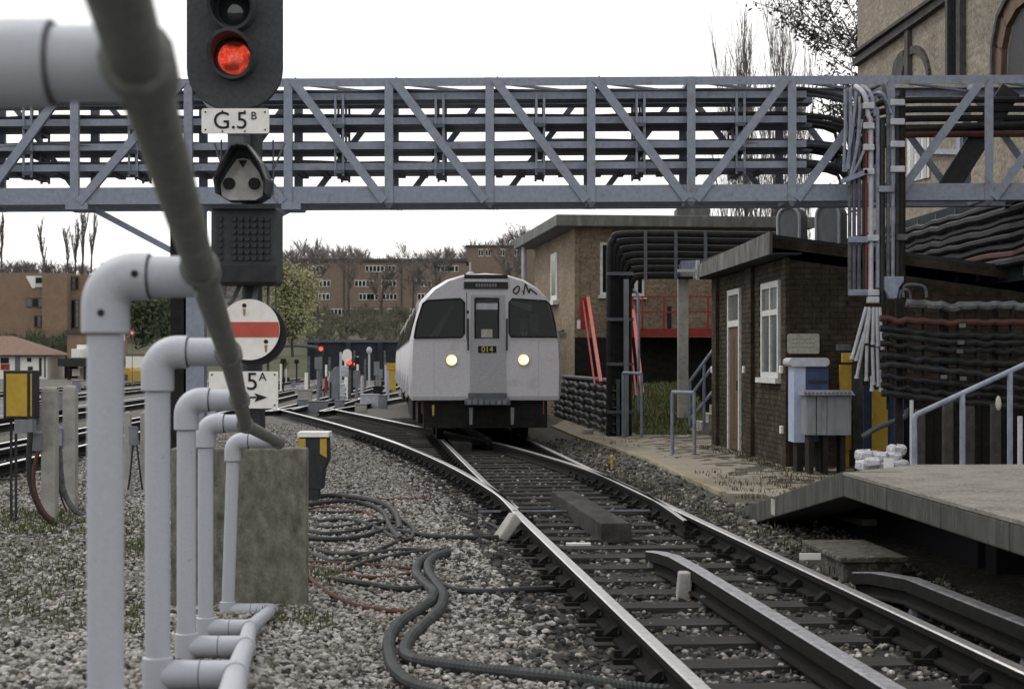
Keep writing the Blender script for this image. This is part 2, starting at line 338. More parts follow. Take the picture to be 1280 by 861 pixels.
# ------------------------------------------------------------- track geometry
_cp = np.array([(2, 2.02), (7.09, 1.54), (14.65, .90), (19.6, .46), (28.8, -.44), (45, -1.66), (70, -3.6), (110, -6.7)])
_cf = np.polyfit(_cp[:, 0], _cp[:, 1], 4)
def cx(y): return float(np.polyval(_cf, y))
HG = .7525
A_px = [(651, 638.8), (621, 616.4), (583.7, 592), (539, 568), (494, 551), (446, 540), (414, 527), (370, 516), (330, 506.5)]
_ar = np.array([(G(px, py, 0).x, G(px, py, 0).y) for px, py in A_px]); _af = np.polyfit(_ar[:, 1], _ar[:, 0], 3)
A_pts = [(float(np.polyval(_af, y)), float(y)) for y in np.linspace(15.6, _ar[-1, 1], 24)]
def ax(y):      # left rail of the diverging road
    if y < A_pts[0][1]: return cx(y)-HG
    return float(np.interp(y, [p[1] for p in A_pts], [p[0] for p in A_pts]))
D_px = [(857, 650), (810, 619), (745, 590), (680, 569), (612, 551)]
D_pts = [V((G(px, py, 0).x, G(px, py, 0).y, 0)) for px, py in D_px]+[V((-1.6, 34.5, 0)), V((-3.9, 44, 0)), V((-7.0, 57, 0))]
def lx(y): return -6.85-.045*(y-23.8)           # near rail of the first yard road
FX = lambda y: -.59-.1375*(y-1.85)                # line of the pipe railing
def sst(x, a, b):
    t = min(1, max(0, (x-a)/(b-a))); return t*t*(3-2*t)
def gh(x, y):
    """height of the ground"""
    c = cx(y)
    inner = min(ax(y), c-HG)-.45
    z = -.10
    if x > inner and x < c+1.45: z = -.10-.085*min(sst(x, inner, inner+.35), 1-sst(x, c+1.05, c+1.45))
    if y < 10.2:
        wv = 1-sst(x, FX(y)+.25, FX(y)+.85)
        z += wv*max(0, (9.9-y)*.107-.075)
    if x > c+1.45:
        z = -.10+.02*sst(x, c+1.6, c+3)
        if y < 17: z = -.17
    if lx(y)+.6 > x > lx(y)-2.1: z = -.17
    return z
# ground: a fine sheet near the viewer, a plain sheet out to the horizon
xs = np.arange(-10, 10.01, .14); ys = np.arange(2, 46, .2)
vv = []; 
for y in ys:
    for x in xs: vv.append((x, y, gh(x, y)+random.uniform(-.012, .012)))
nx = len(xs); ff = []; fm = []
for j in range(len(ys)-1):
    for i in range(nx-1):
        ff.append((j*nx+i, j*nx+i+1, (j+1)*nx+i+1, (j+1)*nx+i))
        x = xs[i]+.07; y = ys[j]+.1; c = cx(y); 
        if ax(y)-.55 < x < c+1.2 or lx(y)+.5 > x > lx(y)-2: fm.append(1)
        elif x > c+1.2 or (x < FX(y)-.75 and y < 15.5): fm.append(2)
        else: fm.append(0)
b = MB(); b.v = vv; b.f = ff; b.m = fm
tag(b.build('ground', ['ballast_bed', 'black_bed', 'earth'], base=(0, 0, 0), smooth=True), kind='structure')
b = MB(); b.box(-700, 700, 45.8, 160, -.6, -.16); b.box(-700, -9.9, -30, 45.8, -.6, -.16); b.box(9.9, 700, -30, 45.8, -.6, -.16); b.box(-9.9, 9.9, -30, 2.1, -.6, -.19)
tag(b.build('yard_ground', 'ballast_bed', base=(0, 0, -.2)), kind='structure')

# ------------------------------------------------------------- rails and sleepers
PROF = [(-.065, -.15), (.065, -.15), (.065, -.135), (.012, -.12), (.012, -.05), (.036, -.04), (.036, -.007), (.028, 0), (-.028, 0), (-.036, -.007), (-.036, -.04), (-.012, -.05), (-.012, -.12), (-.065, -.135)]
def rail(name, pts, parent, mats=('rust', 'railtop'), prof=PROF, tops=(6, 7, 8), sx=None):
    pts = [V(p) for p in pts]; n = len(prof); mb = MB(); vs = []
    for i, p in enumerate(pts):
        d = (pts[min(i+1, len(pts)-1)]-pts[max(i-1, 0)]); d.z = 0; d.normalize(); q = V((d.y, -d.x, 0)); k = sx[i] if sx else 1
        vs += [p+q*a*k+V((0, 0, c)) for a, c in prof]
    mb.add(vs, [])
    for i in range(len(pts)-1):
        for j in range(n):
            mb.f.append((i*n+j, i*n+(j+1) % n, (i+1)*n+(j+1) % n, (i+1)*n+j)); mb.m.append(1 if j in tops else 0)
    mb.f += [tuple(range(n))[::-1], tuple(range((len(pts)-1)*n, len(pts)*n))]; mb.m += [0, 0]
    return mb.build(name, list(mats), parent)
CPROF = [(-.06, -.11), (.06, -.11), (.06, -.10), (.02, -.09), (.02, -.04), (.045, -.03), (.045, .042), (.038, .05), (-.038, .05), (-.045, .042), (-.045, -.03), (-.02, -.04), (-.02, -.09), (-.06, -.10)]
def sleeper_mesh(L, name='sleeper'):
    b = MB(); b.box(-L/2, L/2, -.125, .125, -.14, 0); o = meshonly(b, name, 'sleeper'); return o
def chair_mesh():
    b = MB(); b.box(-.16, .16, -.07, .07, 0, .025); b.prism([(-.11, -.04, .025), (-.04, -.04, .025), (-.025, -.04, .08), (-.045, -.04, .08)], (0, .08, 0)); b.prism([(.11, -.04, .025), (.045, -.04, .08), (.025, -.04, .08), (.04, -.04, .025)], (0, .08, 0))
    b.box(-.15, -.11, -.02, .02, .03, .06); b.box(.11, .15, -.02, .02, .03, .06)
    return meshonly(b, 'rail_chair', 'rust')
CH = chair_mesh()
yy = lambda a, c, s: list(np.arange(a, c, s))+[c]
tr = thing('railway_track', 'main running track with shiny rails and raised centre rail leading under the train', 'railway track', (cx(6), 6, -.2))
rail('rail', [(cx(y)-HG, y, 0) for y in yy(3, 15.6, .7)], tr)
rail('rail', [(cx(y)+HG, y, 0) for y in yy(3, 80, 1)], tr)
ybl = yy(15.9, 80, 1)
rail('rail', [(cx(y)-HG+.05*max(0, 1-(y-15.9)/3), y, 0) for y in ybl], tr, sx=[min(1, .45+(y-15.9)*.12) for y in ybl])
yc = [3, 5, 7, 9, 11, 11.8, 12.3, 12.75]
rail('conductor_rail', [(cx(y), y, -.02 if y < 11.5 else -.03 if y < 12.2 else -.06 if y < 12.6 else -.10) for y in yc], tr, ('rust', 'condtop'), CPROF)
rail('conductor_rail', [(cx(y), y, 0) for y in yy(29, 60, 2)], tr, ('rust', 'condtop'), CPROF)
yo = [3, 5, 7, 8.5, 10.2, 10.9, 11.3]
rail('conductor_rail', [(cx(y)+HG+.37, y, -.0+.02*(y < 10.3)-.03*(y > 10.8)-.05*(y > 11.1)) for y in yo], tr, ('rust', 'condtop_dull'), CPROF)
SM = {}
y = 4.6; k = 0; Y2 = []
while y < 48:
    if y < 14: x0, x1 = cx(y)-1.3, cx(y)+1.3
    elif y < 27.5: x0, x1 = min(ax(y), cx(y)-HG)-.62, cx(y)+1.35
    else: x0, x1 = cx(y)-1.3, cx(y)+1.3
    L = round((x1-x0)*4)/4
    if L not in SM: SM[L] = sleeper_mesh(L)
    piece(SM[L], 'sleeper', tr, ((x0+x1)/2+random.uniform(-.04, .04), y, -.155+random.uniform(-.006, .006)), R(random.uniform(2.5, 5.5)))
    if y < 34:
        for x in {round(cx(y)-HG, 3), round(cx(y)+HG, 3), round(ax(y), 3)}:
            if y > 15 or abs(x-ax(y)) > .01 or abs(x-(cx(y)-HG)) < .01: piece(CH, 'rail_chair', tr, (x, y, -.154), R(4))
        if y < 12.6: 
            b_ = None
    y += .67 if y < 14 else .62
# insulator pots under the centre and outside conductor rails
b = MB(); b.tube([(0, 0, -.03), (0, 0, .05)], [.07, .045], 10); POT = meshonly(b, 'insulator_pot', 'grey_iron')
for y in np.arange(5, 12.7, 1.9): piece(POT, 'insulator_pot', tr, (cx(y), y, -.155))
for y in np.arange(5, 10.4, 1.7): piece(POT, 'insulator_pot', tr, (cx(y)+HG+.37, y, -.13))
# the raised guard timber between the rails, with its blunt near end
b = MB(); F = Frame((cx(14.5)+.02, 14.4, 0), -.095); b.fb(F, 0, 3.6, -.15, .10, -.17, .0)
b.fb(F, -.02, .03, -.155, .105, -.17, .004); 
tag(b.build('guard_timber', 'timber', bevel=.012), 'thick weathered timber baulk lying between the running rails', 'timber baulk')
b = MB(); F = Frame((-.83, 28.7, 0), -.1); b.fb(F, 0, 1.6, -.16, .16, -.17, .0); tag(b.build('guard_timber', 'timber', bevel=.012), 'short timber block between the rails just ahead of the train', 'timber baulk')

t2 = thing('railway_track', 'turnout track curving away left from the main line, with bright blade rails', 'railway track', (ax(16), 16, -.2))
ya = yy(15.6, A_pts[-1][1], 1.0)
from bisect import bisect
Apath = smoothpath([(p[0], p[1], 0) for p in [(cx(14.2)-HG, 14.2), (cx(15)-HG, 15.0)]+A_pts[1:]], 3)
Apath = [p for p in Apath if p.y > 15.55]
rail('rail', Apath, t2)
Dp = smoothpath(D_pts, 6); rail('rail', Dp, t2, sx=[min(1, .5+.05*i) for i in range(len(Dp))])
for y in np.arange(28.5, 52, .72):
    L = 2.75
    if L not in SM: SM[L] = sleeper_mesh(L)
    dxx = (ax(y+1)-ax(y-1))/2
    piece(SM[L], 'sleeper', t2, (ax(y)+.74, y, -.152), -math.atan(dxx))
# stretcher bar under the blades, with its bright end
b = MB(); b.tube([(ax(16.6)-.3, 16.6, -.1), (cx(16.6)+HG-.1, 16.7, -.1)], .018, 6); b.build('stretcher_bar', 'grey_iron', t2)

def yardtrack(label, x0, slope, y0, y1, nsl=0, curve=0, mats=('rust', 'railtop')):
    fx = lambda y: x0+slope*(y-24)+curve*(y-24)**2
    t = thing('railway_track', label, 'railway track', (fx(y0), y0, -.2))
    for s in (-HG, HG): rail('rail', [(fx(y)+s, y, 0) for y in yy(y0, y1, 4)], t, mats)
    rail('conductor_rail', [(fx(y), y, 0) for y in yy(y0, y1, 4)], t, ('rust', 'condtop'), CPROF)
    if 2.6 not in SM: SM[2.6] = sleeper_mesh(2.6)
    for k in range(nsl):
        y = y0+.3+k*.72; piece(SM[2.6], 'sleeper', t, (fx(y), y, -.155), R(2))
yardtrack('yard track nearest the camera on the left, passing behind the concrete posts', -7.6, -.045, 19, 130, 50)
yardtrack('second yard track from the camera on the left', -11.2, -.05, 24, 135, 30)
yardtrack('third yard track out on the left, before the white hut', -15.0, -.06, 34, 135, 16)
yardtrack('farthest yard track on the left, beyond three nearer ones', -19.5, -.06, 44, 140)
yardtrack('track running alongside the train on its left, rails glinting', -5.6, -.02, 47, 140, 12)
t = thing('railway_track', 'crossover track slanting to the right towards the yellow post by the train', 'railway track', (-6.6, 48, -.2))
for s in (0, 1.5): rail('rail', [V((-6.7+s, 47, .002)).lerp(V((-5.0+s, 75, .002)), k/8) for k in range(9)], t)

# ------------------------------------------------------------- ballast stones
def stones(name, pts, mats, smin, smax, weights):
    """many loose stones in one mesh; nobody could count them"""
    phi = (1+5**.5)/2
    ico = np.array([(-1, phi, 0), (1, phi, 0), (-1, -phi, 0), (1, -phi, 0), (0, -1, phi), (0, 1, phi), (0, -1, -phi), (0, 1, -phi), (phi, 0, -1), (phi, 0, 1), (-phi, 0, -1), (-phi, 0, 1)])/1.9
    fa = np.array([(0, 11, 5), (0, 5, 1), (0, 1, 7), (0, 7, 10), (0, 10, 11), (1, 5, 9), (5, 11, 4), (11, 10, 2), (10, 7, 6), (7, 1, 8), (3, 9, 4), (3, 4, 2), (3, 2, 6), (3, 6, 8), (3, 8, 9), (4, 9, 5), (2, 4, 11), (6, 2, 10), (8, 6, 7), (9, 8, 1)])
    n = len(pts); pts = np.array(pts)
    tmpl = [ico*rng.uniform(.6, 1.25, (12, 3))*rng.uniform(.7, 1.2, 3) for _ in range(9)]
    T = np.array(tmpl)[rng.integers(0, 9, n)]
    q = rng.normal(size=(n, 4)); q /= np.linalg.norm(q, axis=1)[:, None]; a, b_, c, d = q.T
    Rm = np.stack([np.stack([1-2*(c*c+d*d), 2*(b_*c-a*d), 2*(b_*d+a*c)], 1), np.stack([2*(b_*c+a*d), 1-2*(b_*b_+d*d), 2*(c*d-a*b_)], 1), np.stack([2*(b_*d-a*c), 2*(c*d+a*b_), 1-2*(b_*b_+c*c)], 1)], 1)
    s = (smin+(smax-smin)*rng.random(n)**1.8)/2
    vs = np.einsum('nij,nkj->nki', Rm, T)*s[:, None, None]; vs[:, :, 2] *= .8; vs += pts[:, None, :]
    me = bpy.data.meshes.new(name); nv, nf = n*12, n*20
    me.vertices.add(nv); me.vertices.foreach_set('co', vs.reshape(-1))
    fi = (fa[None]+(np.arange(n)*12)[:, None, None]).reshape(-1)
    me.loops.add(nf*3); me.loops.foreach_set('vertex_index', fi); me.polygons.add(nf)
    me.polygons.foreach_set('loop_start', np.arange(nf)*3); me.polygons.foreach_set('loop_total', np.full(nf, 3))
    for mm in mats: me.materials.append(M[mm])
    mi = rng.choice(len(mats), n, p=weights); me.polygons.foreach_set('material_index', np.repeat(mi, 20))
    me.polygons.foreach_set('use_smooth', np.zeros(nf, dtype=bool)); me.update(calc_edges=True)
    o = bpy.data.objects.new(name, me); COL.objects.link(o); tag(o, kind='stuff'); return o
def scatter(y0, y1, dens, xfun, ok, far=0.0):
    out = []; y = y0
    while y < y1:
        d = dens*min(1, (9/max(y, 9))**1.35); x0, x1 = xfun(y)
        x0 = max(x0, -.31*y-.2); x1 = min(x1, .31*y+.2)
        n = rng.poisson(max(0, (x1-x0))*.25*d)
        for _ in range(n):
            x = rng.uniform(x0, x1); yq = y+rng.random()*.25
            if ok(x, yq): out.append((x, yq, gh(x, yq)+rng.uniform(-.005, .02)))
        y += .25
    return out
def near_block(x, y): return -2.1 < x < -1.2 and 10.15 < y < 10.4
pale = scatter(5.5, 40, 1450, lambda y: (-9, ax(y)-.5), lambda x, y: not near_block(x, y) and not (lx(y)+.7 > x > lx(y)-2.2) and (x > FX(y)-.55 or rng.random() < .5 or y > 14.5))
stones('ballast_stones', pale, ['stone_a', 'stone_c', 'stone_b'], .018, .05, [.66, .22, .12])
def ok_dark(x, y):
    c = cx(y)
    return True
dark = scatter(5.5, 30, 430, lambda y: (ax(y)-.75, cx(y)+1.3), ok_dark)
stones('grimy_ballast_stones', dark, ['stone_b', 'stone_c', 'stone_a'], .025, .066, [.62, .22, .16])
PATH_L = [(690, 533), (729, 549), (770, 561), (810, 574), (860, 598), (904, 617), (955, 617.5)]
def path_x(y):
    q = [G(a, c, -.08) for a, c in PATH_L[:-1]]; return float(np.interp(-y, [-p.y for p in q], [p.x for p in q]))
cess = scatter(9, 32, 330, lambda y: (cx(y)+.95, max(path_x(y)-.08, cx(y)+1.2) if y > 17.4 else 3), lambda x, y: True)
stones('cess_stones', cess, ['stone_b', 'stone_c', 'stone_a'], .03, .08, [.5, .4, .1])
yard = [(x, y, gh(x, y)) for x, y in zip(rng.uniform(-9, -6, 1800), rng.uniform(19, 34, 1800)) if lx(y)+.7 > x > lx(y)-2.2]
stones('yard_track_stones', yard, ['stone_b', 'stone_c', 'stone_a'], .04, .09, [.45, .3, .25])
# ------------------------------------------------------------- path with its edging
pl = [G(a, c, -.08) for a, c in PATH_L]; pr = [(5.2, 15.8, -.08), (5.2, 30, -.08), (4.4, 46, -.08), (2.0, 50, -.08)]
b = MB(); b.prism([V((p[0], p[1], -.14)) for p in pl]+[V((3.2, 15.6, -.14))]+[V((p[0], p[1], -.14)) for p in pr], (0, 0, .062))
tag(b.build('path', 'path', base=(0, 0, -.1)), kind='structure')
for i in range(len(pl)-2):
    p, q = pl[i], pl[i+1]; n = max(1, int((q-p).length/.9))
    for j in range(n):
        u, v_ = p.lerp(q, j/n), p.lerp(q, (j+.97)/n); d = (v_-u).normalized()
        b = MB(); b.bar(u+V((0, 0, -.02)), v_+V((0, 0, -.02)), .07, .09)
        tag(b.build('path_edging', 'kerbline'), kind='structure')
# ------------------------------------------------------------- loose bits lying by the rails
q0 = G(621, 671, -.12); q1 = V((q0.x+.16, q0.y+.10, .045)); b = MB(); b.bar(q0+V((0, 0, -.05)), q1, .13, .10); b.v = [(x+random.uniform(-.012, .012), y+random.uniform(-.012, .012), z+random.uniform(-.01, .01)) for x, y, z in b.v]
tag(b.build('concrete_lump', 'concrete', bevel=.02), 'pale tilted lump of concrete beside the curved rail', 'concrete lump')
p = G(853, 746, -.16); b = MB(); b.box(p.x-.04, p.x+.05, p.y-.02, p.y+.10, -.2, .0); b.v = [(x+(.02 if z > -.1 else 0), y, z) for x, y, z in b.v]
tag(b.build('marker_stub', 'concrete', bevel=.012), 'short stub post standing between the rails beside the centre rail', 'stub post')
p = G(723, 679, -.14); b = MB(); b.box(p.x-.1, p.x+.1, p.y-.03, p.y+.03, -.155, -.135); tag(b.build('white_marker_plate', 'white'), 'small white plate lying on a sleeper near the timber baulk', 'marker plate')
p = G(1013, 694, -.02); b = MB(); b.box(p.x-.075, p.x+.075, p.y, p.y+.02, p.z-.03, p.z+.015); tag(b.build('white_marker_plate', 'white'), 'white marker plate beside the right hand rail below the ramp', 'marker plate')
b = MB(); q = G(1050, 705, -.1); F = Frame((q.x, q.y, 0), -.06); b.fb(F, -.55, .5, -.12, .3, -.2, -.02); b.fb(F, -.6, .55, -.15, .33, -.02, .02)
tag(b.build('cable_trough', 'earth', bevel=.01), 'low concrete cable trough with lid below the platform ramp', 'cable trough')
p = G(765, 579, -.05); b = MB(); b.tube([(p.x, p.y, -.12), (p.x, p.y, .03)], .018, 8); b.ball((p.x, p.y, .04), .03); tag(b.build('marker_peg', 'yellow', smooth=True), 'little yellow peg in the stones beside the right rail', 'peg')
b = MB(); p = G(734, 541, -.05); b.box(p.x-.13, p.x+.1, p.y-.06, p.y+.08, -.12, .03); b.v = [(x+(.05 if z > 0 else 0), y+.04*x, z) for x, y, z in b.v]
tag(b.build('concrete_lump', 'concrete', bevel=.03), 'pale lump of concrete by the cable rack right of the train', 'concrete lump')
# ------------------------------------------------------------- foreground pipe railing
PD = [1.85, 3.5, 5.1, 6.7, 8.3, 9.9]
PXp = [-82, 132, 197, 233, 257, 291]; TOPY = [80, 346, 440, 500, 529, 551]; BOTZ = [.81, .635, .463, .27, .10, -.053]
HRp = [(175, 85), (251, 338), (286, 443), (299.6, 500), (307, 531), (347, 552)]
BRp = [(271, 1180), (285, 894), (294.5, 843), (307, 808), (312, 785), (338, 763)]
pr_ = thing('pipe_railing', 'pale grey tubular pipe railing sloping away down the ramp in the left foreground', 'railing', (P(197, 800, 5.1).x, 5.1, .1))
hr = [P(x, y, d) for (x, y), d in zip(HRp, PD)]; brl = [P(x, y, d) for (x, y), d in zip(BRp, PD)]
hr0 = hr[0]+(hr[0]-hr[1])*.9
b = MB(); b.tube([hr0]+hr, .031, 16); b.build('handrail', 'handrail', pr_, smooth=True)
b = MB(); b.tube(brl, .035, 14); b.build('lower_rail', 'pipe', pr_, smooth=True)
for k in range(6):
    d = PD[k]; top = P(PXp[k], TOPY[k], d); zb = BOTZ[k]; x = top.x; yb = d
    lean = -.03 if k == 5 else .038 if k == 0 else 0
    bot = V((x+lean, yb, zb-.05))
    b = MB(); b.tube([bot, V((x, yb, top.z-.12))], .0375, 18); b.build('post', 'pipe', pr_, smooth=True)
    # elbow at the head of the post
    e = MB(); rc = .058; arc = []
    hd = (hr[k]-top); hd.z = 0; hd.normalize()
    for a in range(0, 91, 10): arc.append(V((x, yb, top.z-rc))+hd*(rc-rc*math.cos(R(a)))+V((0, 0, rc*math.sin(R(a)))))
    e.tube([V((x, yb, top.z-.118)), V((x, yb, top.z-.114))], [.044, .049], 18)
    ext = .070 if k == 0 else .032; e.tube([V((x, yb, top.z-.114))]+arc+[arc[-1]+hd*ext], .049, 18)
    el = e.build('elbow_fitting', 'pipe', pr_, smooth=True)
    if k in (0, 1):
        for c in (V((x+.002, yb-.0465, top.z-.075)), arc[-1]+hd*.012+V((0, -.0465, .004))):
            s = MB(); s.tube([c+V((0, .004, 0)), c+V((0, -.004, 0))], .0075, 10); s.build('grub_screw', 'dark_gap', el)
    # short stub and tee on the handrail
    s0 = arc[-1]+hd*(ext+.0015); q = hr[k]; s1 = q-hd*.01
    b = MB(); b.tube([s0+hd*.002, V((s1.x, s1.y, s0.z))], .0425, 16); b.build('stub_fitting', 'pipe', pr_, smooth=True); b = MB()
    dr = (hr[min(k+1, 5)]-hr[max(k-1, 0)]).normalized()
    b.tube([q-dr*.055, q-dr*.05, q+dr*.05, q+dr*.055], [.034, .041, .041, .034], 16); b.build('tee_fitting', 'handrail', pr_, smooth=True)
    g = MB(); g.tube([s0-hd*.001, s0+hd*.002], .0455, 16); g.build('joint_ring', 'dark_gap', pr_)
    # lower tee
    q = brl[k]; lp = V((x+lean, yb, q.z))
    b = MB(); b.tube([lp+V((0, 0, -.058)), lp+V((0, 0, .052)), lp+V((0, 0, .056))], [.046, .046, .039], 16); hd2 = (q-lp); hd2.normalize()
    mid = lp.lerp(q, .55)
    b.tube([lp, mid-hd2*.0015], .044, 14); b.tube([mid+hd2*.0015, q], .044, 14)
    dr = (brl[min(k+1, 5)]-brl[max(k-1, 0)]).normalized(); b.tube([q-dr*.05, q+dr*.05], .041, 14)
    b.build('lower_tee_fitting', 'pipe', pr_, smooth=True)
    g = MB(); g.tube([mid-hd2*.0016, mid+hd2*.0016], .0425, 14); g.build('joint_ring', 'dark_gap', pr_)

# ------------------------------------------------------------- concrete slab behind it
a0 = P(213, 560, 10.22); a1 = P(383, 560, 10.22)
b = MB(); b.box(a0.x, a1.x, 10.22, 10.34, -.2, a0.z)
tag(b.build('concrete_slab', 'mossy', bevel=.012), 'upright mossy concrete slab standing behind the pipe railing', 'concrete slab')

# ------------------------------------------------------------- colour light signal
SD = 11.0; sc = SD/FPX
S = lambda px, py, dy=0: P(px, py, SD)+V((0, dy, 0))
sg = thing('railway_signal', 'tall black signal with lit red lens and G.5B plate behind the pipe railing', 'railway signal', (S(306, 0).x, SD+.2, -.15))
b = MB(); b.tube([(S(306, 0).x, SD+.3, -.2), (S(306, 0).x, SD+.3, 3.9)], .07, 14); b.build('post', 'sig', sg, smooth=True)
def rrect(cx_, cy_, hw, hh, r, n=8):
    o = []
    for (sx, sy, a0) in ((1, 1, 0), (-1, 1, 90), (-1, -1, 180), (1, -1, 270)):
        for i in range(n+1):
            a = R(a0+90*i/n); o.append((cx_+sx*(hw-r)+r*math.cos(a), cy_+sy*(hh-r)+r*math.sin(a)))
    return o
def plate(pts_px, y0, y1): # outline in pixels at the signal, extruded y0..y1 about SD
    return [S(x, y, y0) for x, y in pts_px], (0, y1-y0, 0)
b = MB(); b.prism(*plate(rrect(293, 42, 60, 95, 52), .0, .05)); b.build('backboard', 'sig', sg, bevel=.008)
b = MB(); b.prism(*plate(rrect(293, 42, 44, 80, 38), .05, .28)); b.build('lamp_housing', 'sig', sg)
for cyy, lm in ((12, 'dark_lens'), (73, 'redlamp')):
    c = S(293, cyy); 
    b = MB(); n = 28; ro, ri = .148, .128; vs = []; fs = []
    L0 = -.26
    for i in range(n):
        a = 2*PI*i/n; ca, sa = math.cos(a), math.sin(a); ln = L0*(.35+.65*(sa*.5+.5)) 
        for r_, yv in ((ro, 0), (ro, ln), (ri, ln), (ri, 0)): vs.append(c+V((r_*ca, yv, r_*sa)))
    for i in range(n):
        j = (i+1) % n; fs += [(4*i+k, 4*j+k, 4*j+(k+1) % 4, 4*i+(k+1) % 4) for k in range(4)]
    b.add(vs, fs); b.build('hood', 'sig', sg, smooth=True)
    b = MB(); nn = 5; rr = .106; vs = [c+V((0, -.03, 0))]; fs = []
    for q in range(1, nn+1):
        for i in range(24):
            a = 2*PI*i/24; vs.append(c+V((rr*q/nn*math.cos(a), -.03*(1-(q/nn)**2)-.002, rr*q/nn*math.sin(a))))
    fs += [(0, 1+i, 1+(i+1) % 24) for i in range(24)]
    for q in range(nn-1):
        for i in range(24): fs.append((1+q*24+i, 1+(q+1)*24+i, 1+(q+1)*24+(i+1) % 24, 1+q*24+(i+1) % 24))
    b.add(vs, fs); b.build('lens', lm, sg, smooth=True)
    b = MB(); tor = [c+V((.122*math.cos(2*PI*i/24), -.012, .122*math.sin(2*PI*i/24))) for i in range(25)]; b.tube(tor, .008, 6); b.build('lens_rim', 'black', sg, smooth=True)
# number plate
b = MB(); b.prism(*plate(rrect(296, 153, 42, 15.5, 3), -.06, -.045)); np_ = b.build('number_plate', 'white', sg)
words('G.5', .155, 'ink', 'lettering', np_, S(290, 153.5, -.063)); words('B', .07, 'ink', 'lettering', np_, S(319, 147, -.063))
for (x, y) in ((259, 142), (259, 164), (333, 142), (333, 164), (280, 166), (308, 166), (280, 141), (308, 141)):
    b = MB(); b.disc(S(x, y, -.064), .006, depth=.01, n=8); b.build('bolt', 'ink', np_)
b = MB(); b.box(S(286, 0).x, S(306, 0).x, SD-.045, SD+.25, S(0, 185).z, S(0, 138).z); b.build('bracket', 'grey_iron', sg)
# triangular subsidiary light with its dark cowl
tri = [(303, 182), (314, 184), (328, 205), (335, 225), (333, 243), (322, 250), (283, 250), (272, 243), (270, 226), (279, 207), (294, 184)]
b = MB(); b.prism(*plate(tri, .06, .24)); b.build('subsidiary_light_case', 'sig', sg, bevel=.01)
face = [(303+(x-303)*.84-1, 222+(y-222)*.78+6) for x, y in tri]
b = MB(); b.prism(*plate(face, .035, .06)); fc = b.build('subsidiary_light_face', 'light_face', sg, bevel=.004)
for x in (285.5, 317): 
    b = MB(); b.tube([S(x, 229, .036), S(x, 229, .005)], [.040, .036], 16); b.build('subsidiary_lens', 'ink', fc, smooth=True)
b = MB(); b.prism(*plate([(297, 200), (308, 200), (302.5, 209)], .02, .036)); b.build('face_mark', 'ink', fc)
b = MB()
for i in range(len(tri)):
    if tri[i][1] > 244: continue
    p, q = tri[i], tri[(i+1) % len(tri)]
    if q[1] > 246: continue
    k = lambda pt: -.19*(1-(pt[1]-182)/110)
    p0, q0 = S(*p, .06), S(*q, .06); p1, q1 = S(*p, k(p)), S(*q, k(q))
    o = V((0, 0, 0)); cen = S(303, 222, 0)
    ins = lambda v: V((cen.x+(v.x-cen.x)*.93, v.y, cen.z+(v.z-cen.z)*.93))
    b.hexa([p0, q0, q1, p1, ins(p0), ins(q0), ins(q1), ins(p1)])
b.build('subsidiary_light_cowl', 'cowl', sg)
for x0_, x1_ in ((270, 258), (336, 348)):
    b = MB(); b.tube([S(x0_, 240, .2), S(x0_, 170, .2)], .006, 6); b.tube([S(x1_, 172, .3), S(x0_, 205, .25)], .007, 6); b.build('stay_rod', 'grey_iron', sg)
# lamp box with its grid of holes
b = MB(); b.prism(*plate(rrect(306.5, 307, 41, 49, 6), -.05, .24)); bx = b.build('indicator_box', 'sig', sg, bevel=.008)
b = MB(); b.box(S(268, 0).x, S(346, 0).x, SD-.12, SD-.03, S(0, 263).z, S(0, 257.5).z); b.build('indicator_visor', 'black', sg)
b = MB(); b.box(S(268, 0).x, S(346, 0).x, SD-.075, SD-.05, S(0, 354).z, S(0, 331).z); b.build('indicator_lower_panel', 'black', sg, bevel=.006)
b = MB(); b.tube([(0, .0, 0), (0, -.022, 0), (0, -.022, 0), (0, -.004, 0)], [.019, .019, .013, .011], 10, cap=False); b.disc((0, -.003, 0), .012, depth=.001, n=8); b.m = [0]*len(b.m); b.m[-10:] = [1]*10
LU = meshonly(b, 'indicator_lamp', ['black', 'lamp_unlit'])
for py in (274.5, 282.5, 290.5, 299, 307, 315, 323):
    for px in (277, 294, 303, 311, 319.5, 328, 336): piece(LU, 'indicator_lamp', bx, S(px, py, -.051))
# hinge lugs and pipes under the box
b = MB(); b.tube([S(296, 357, .1), S(291, 372, .05), S(285, 380, .02)], .014, 8); b.tube([S(318, 357, .1), S(316, 376, .05)], .02, 8); b.tube([S(331, 357, .15), S(331, 470, .15)], .009, 6); b.tube([S(340, 357, .18), S(341, 440, .18)], .006, 6); b.build('conduit', 'grey_iron', sg, smooth=True)
# shunt disc, white with a red bar
b = MB(); b.disc(S(316, 417, .06), .205, depth=.06, n=40); b.build('disc_backing', 'black', sg)
b = MB(); b.disc(S(312, 412, -.02), .196, depth=.012, n=48); ds = b.build('shunt_disc', 'white', sg)
hw = math.sqrt(38**2-9**2)-.6; arc = lambda s: [(312+s*math.sqrt(37.6**2-t*t), 412+t) for t in np.linspace(-9.5*s, 9.5*s, 9)]
b = MB(); b.prism(*plate(arc(1)+arc(-1), -.0235, -.021)); b.build('red_bar', 'red_band', ds)
for x, y in ((306, 382), (333, 427)):
    b = MB(); b.disc(S(x, y, -.022), .014, depth=.01, n=12); b.build('bolt', 'ink', ds)
    b = MB(); b.prism(*plate([(x-2, y+4), (x+2, y+4), (x+1, y+13), (x-1, y+13)], -.0225, -.021)); b.build('rust_streak', 'rustspot', ds)
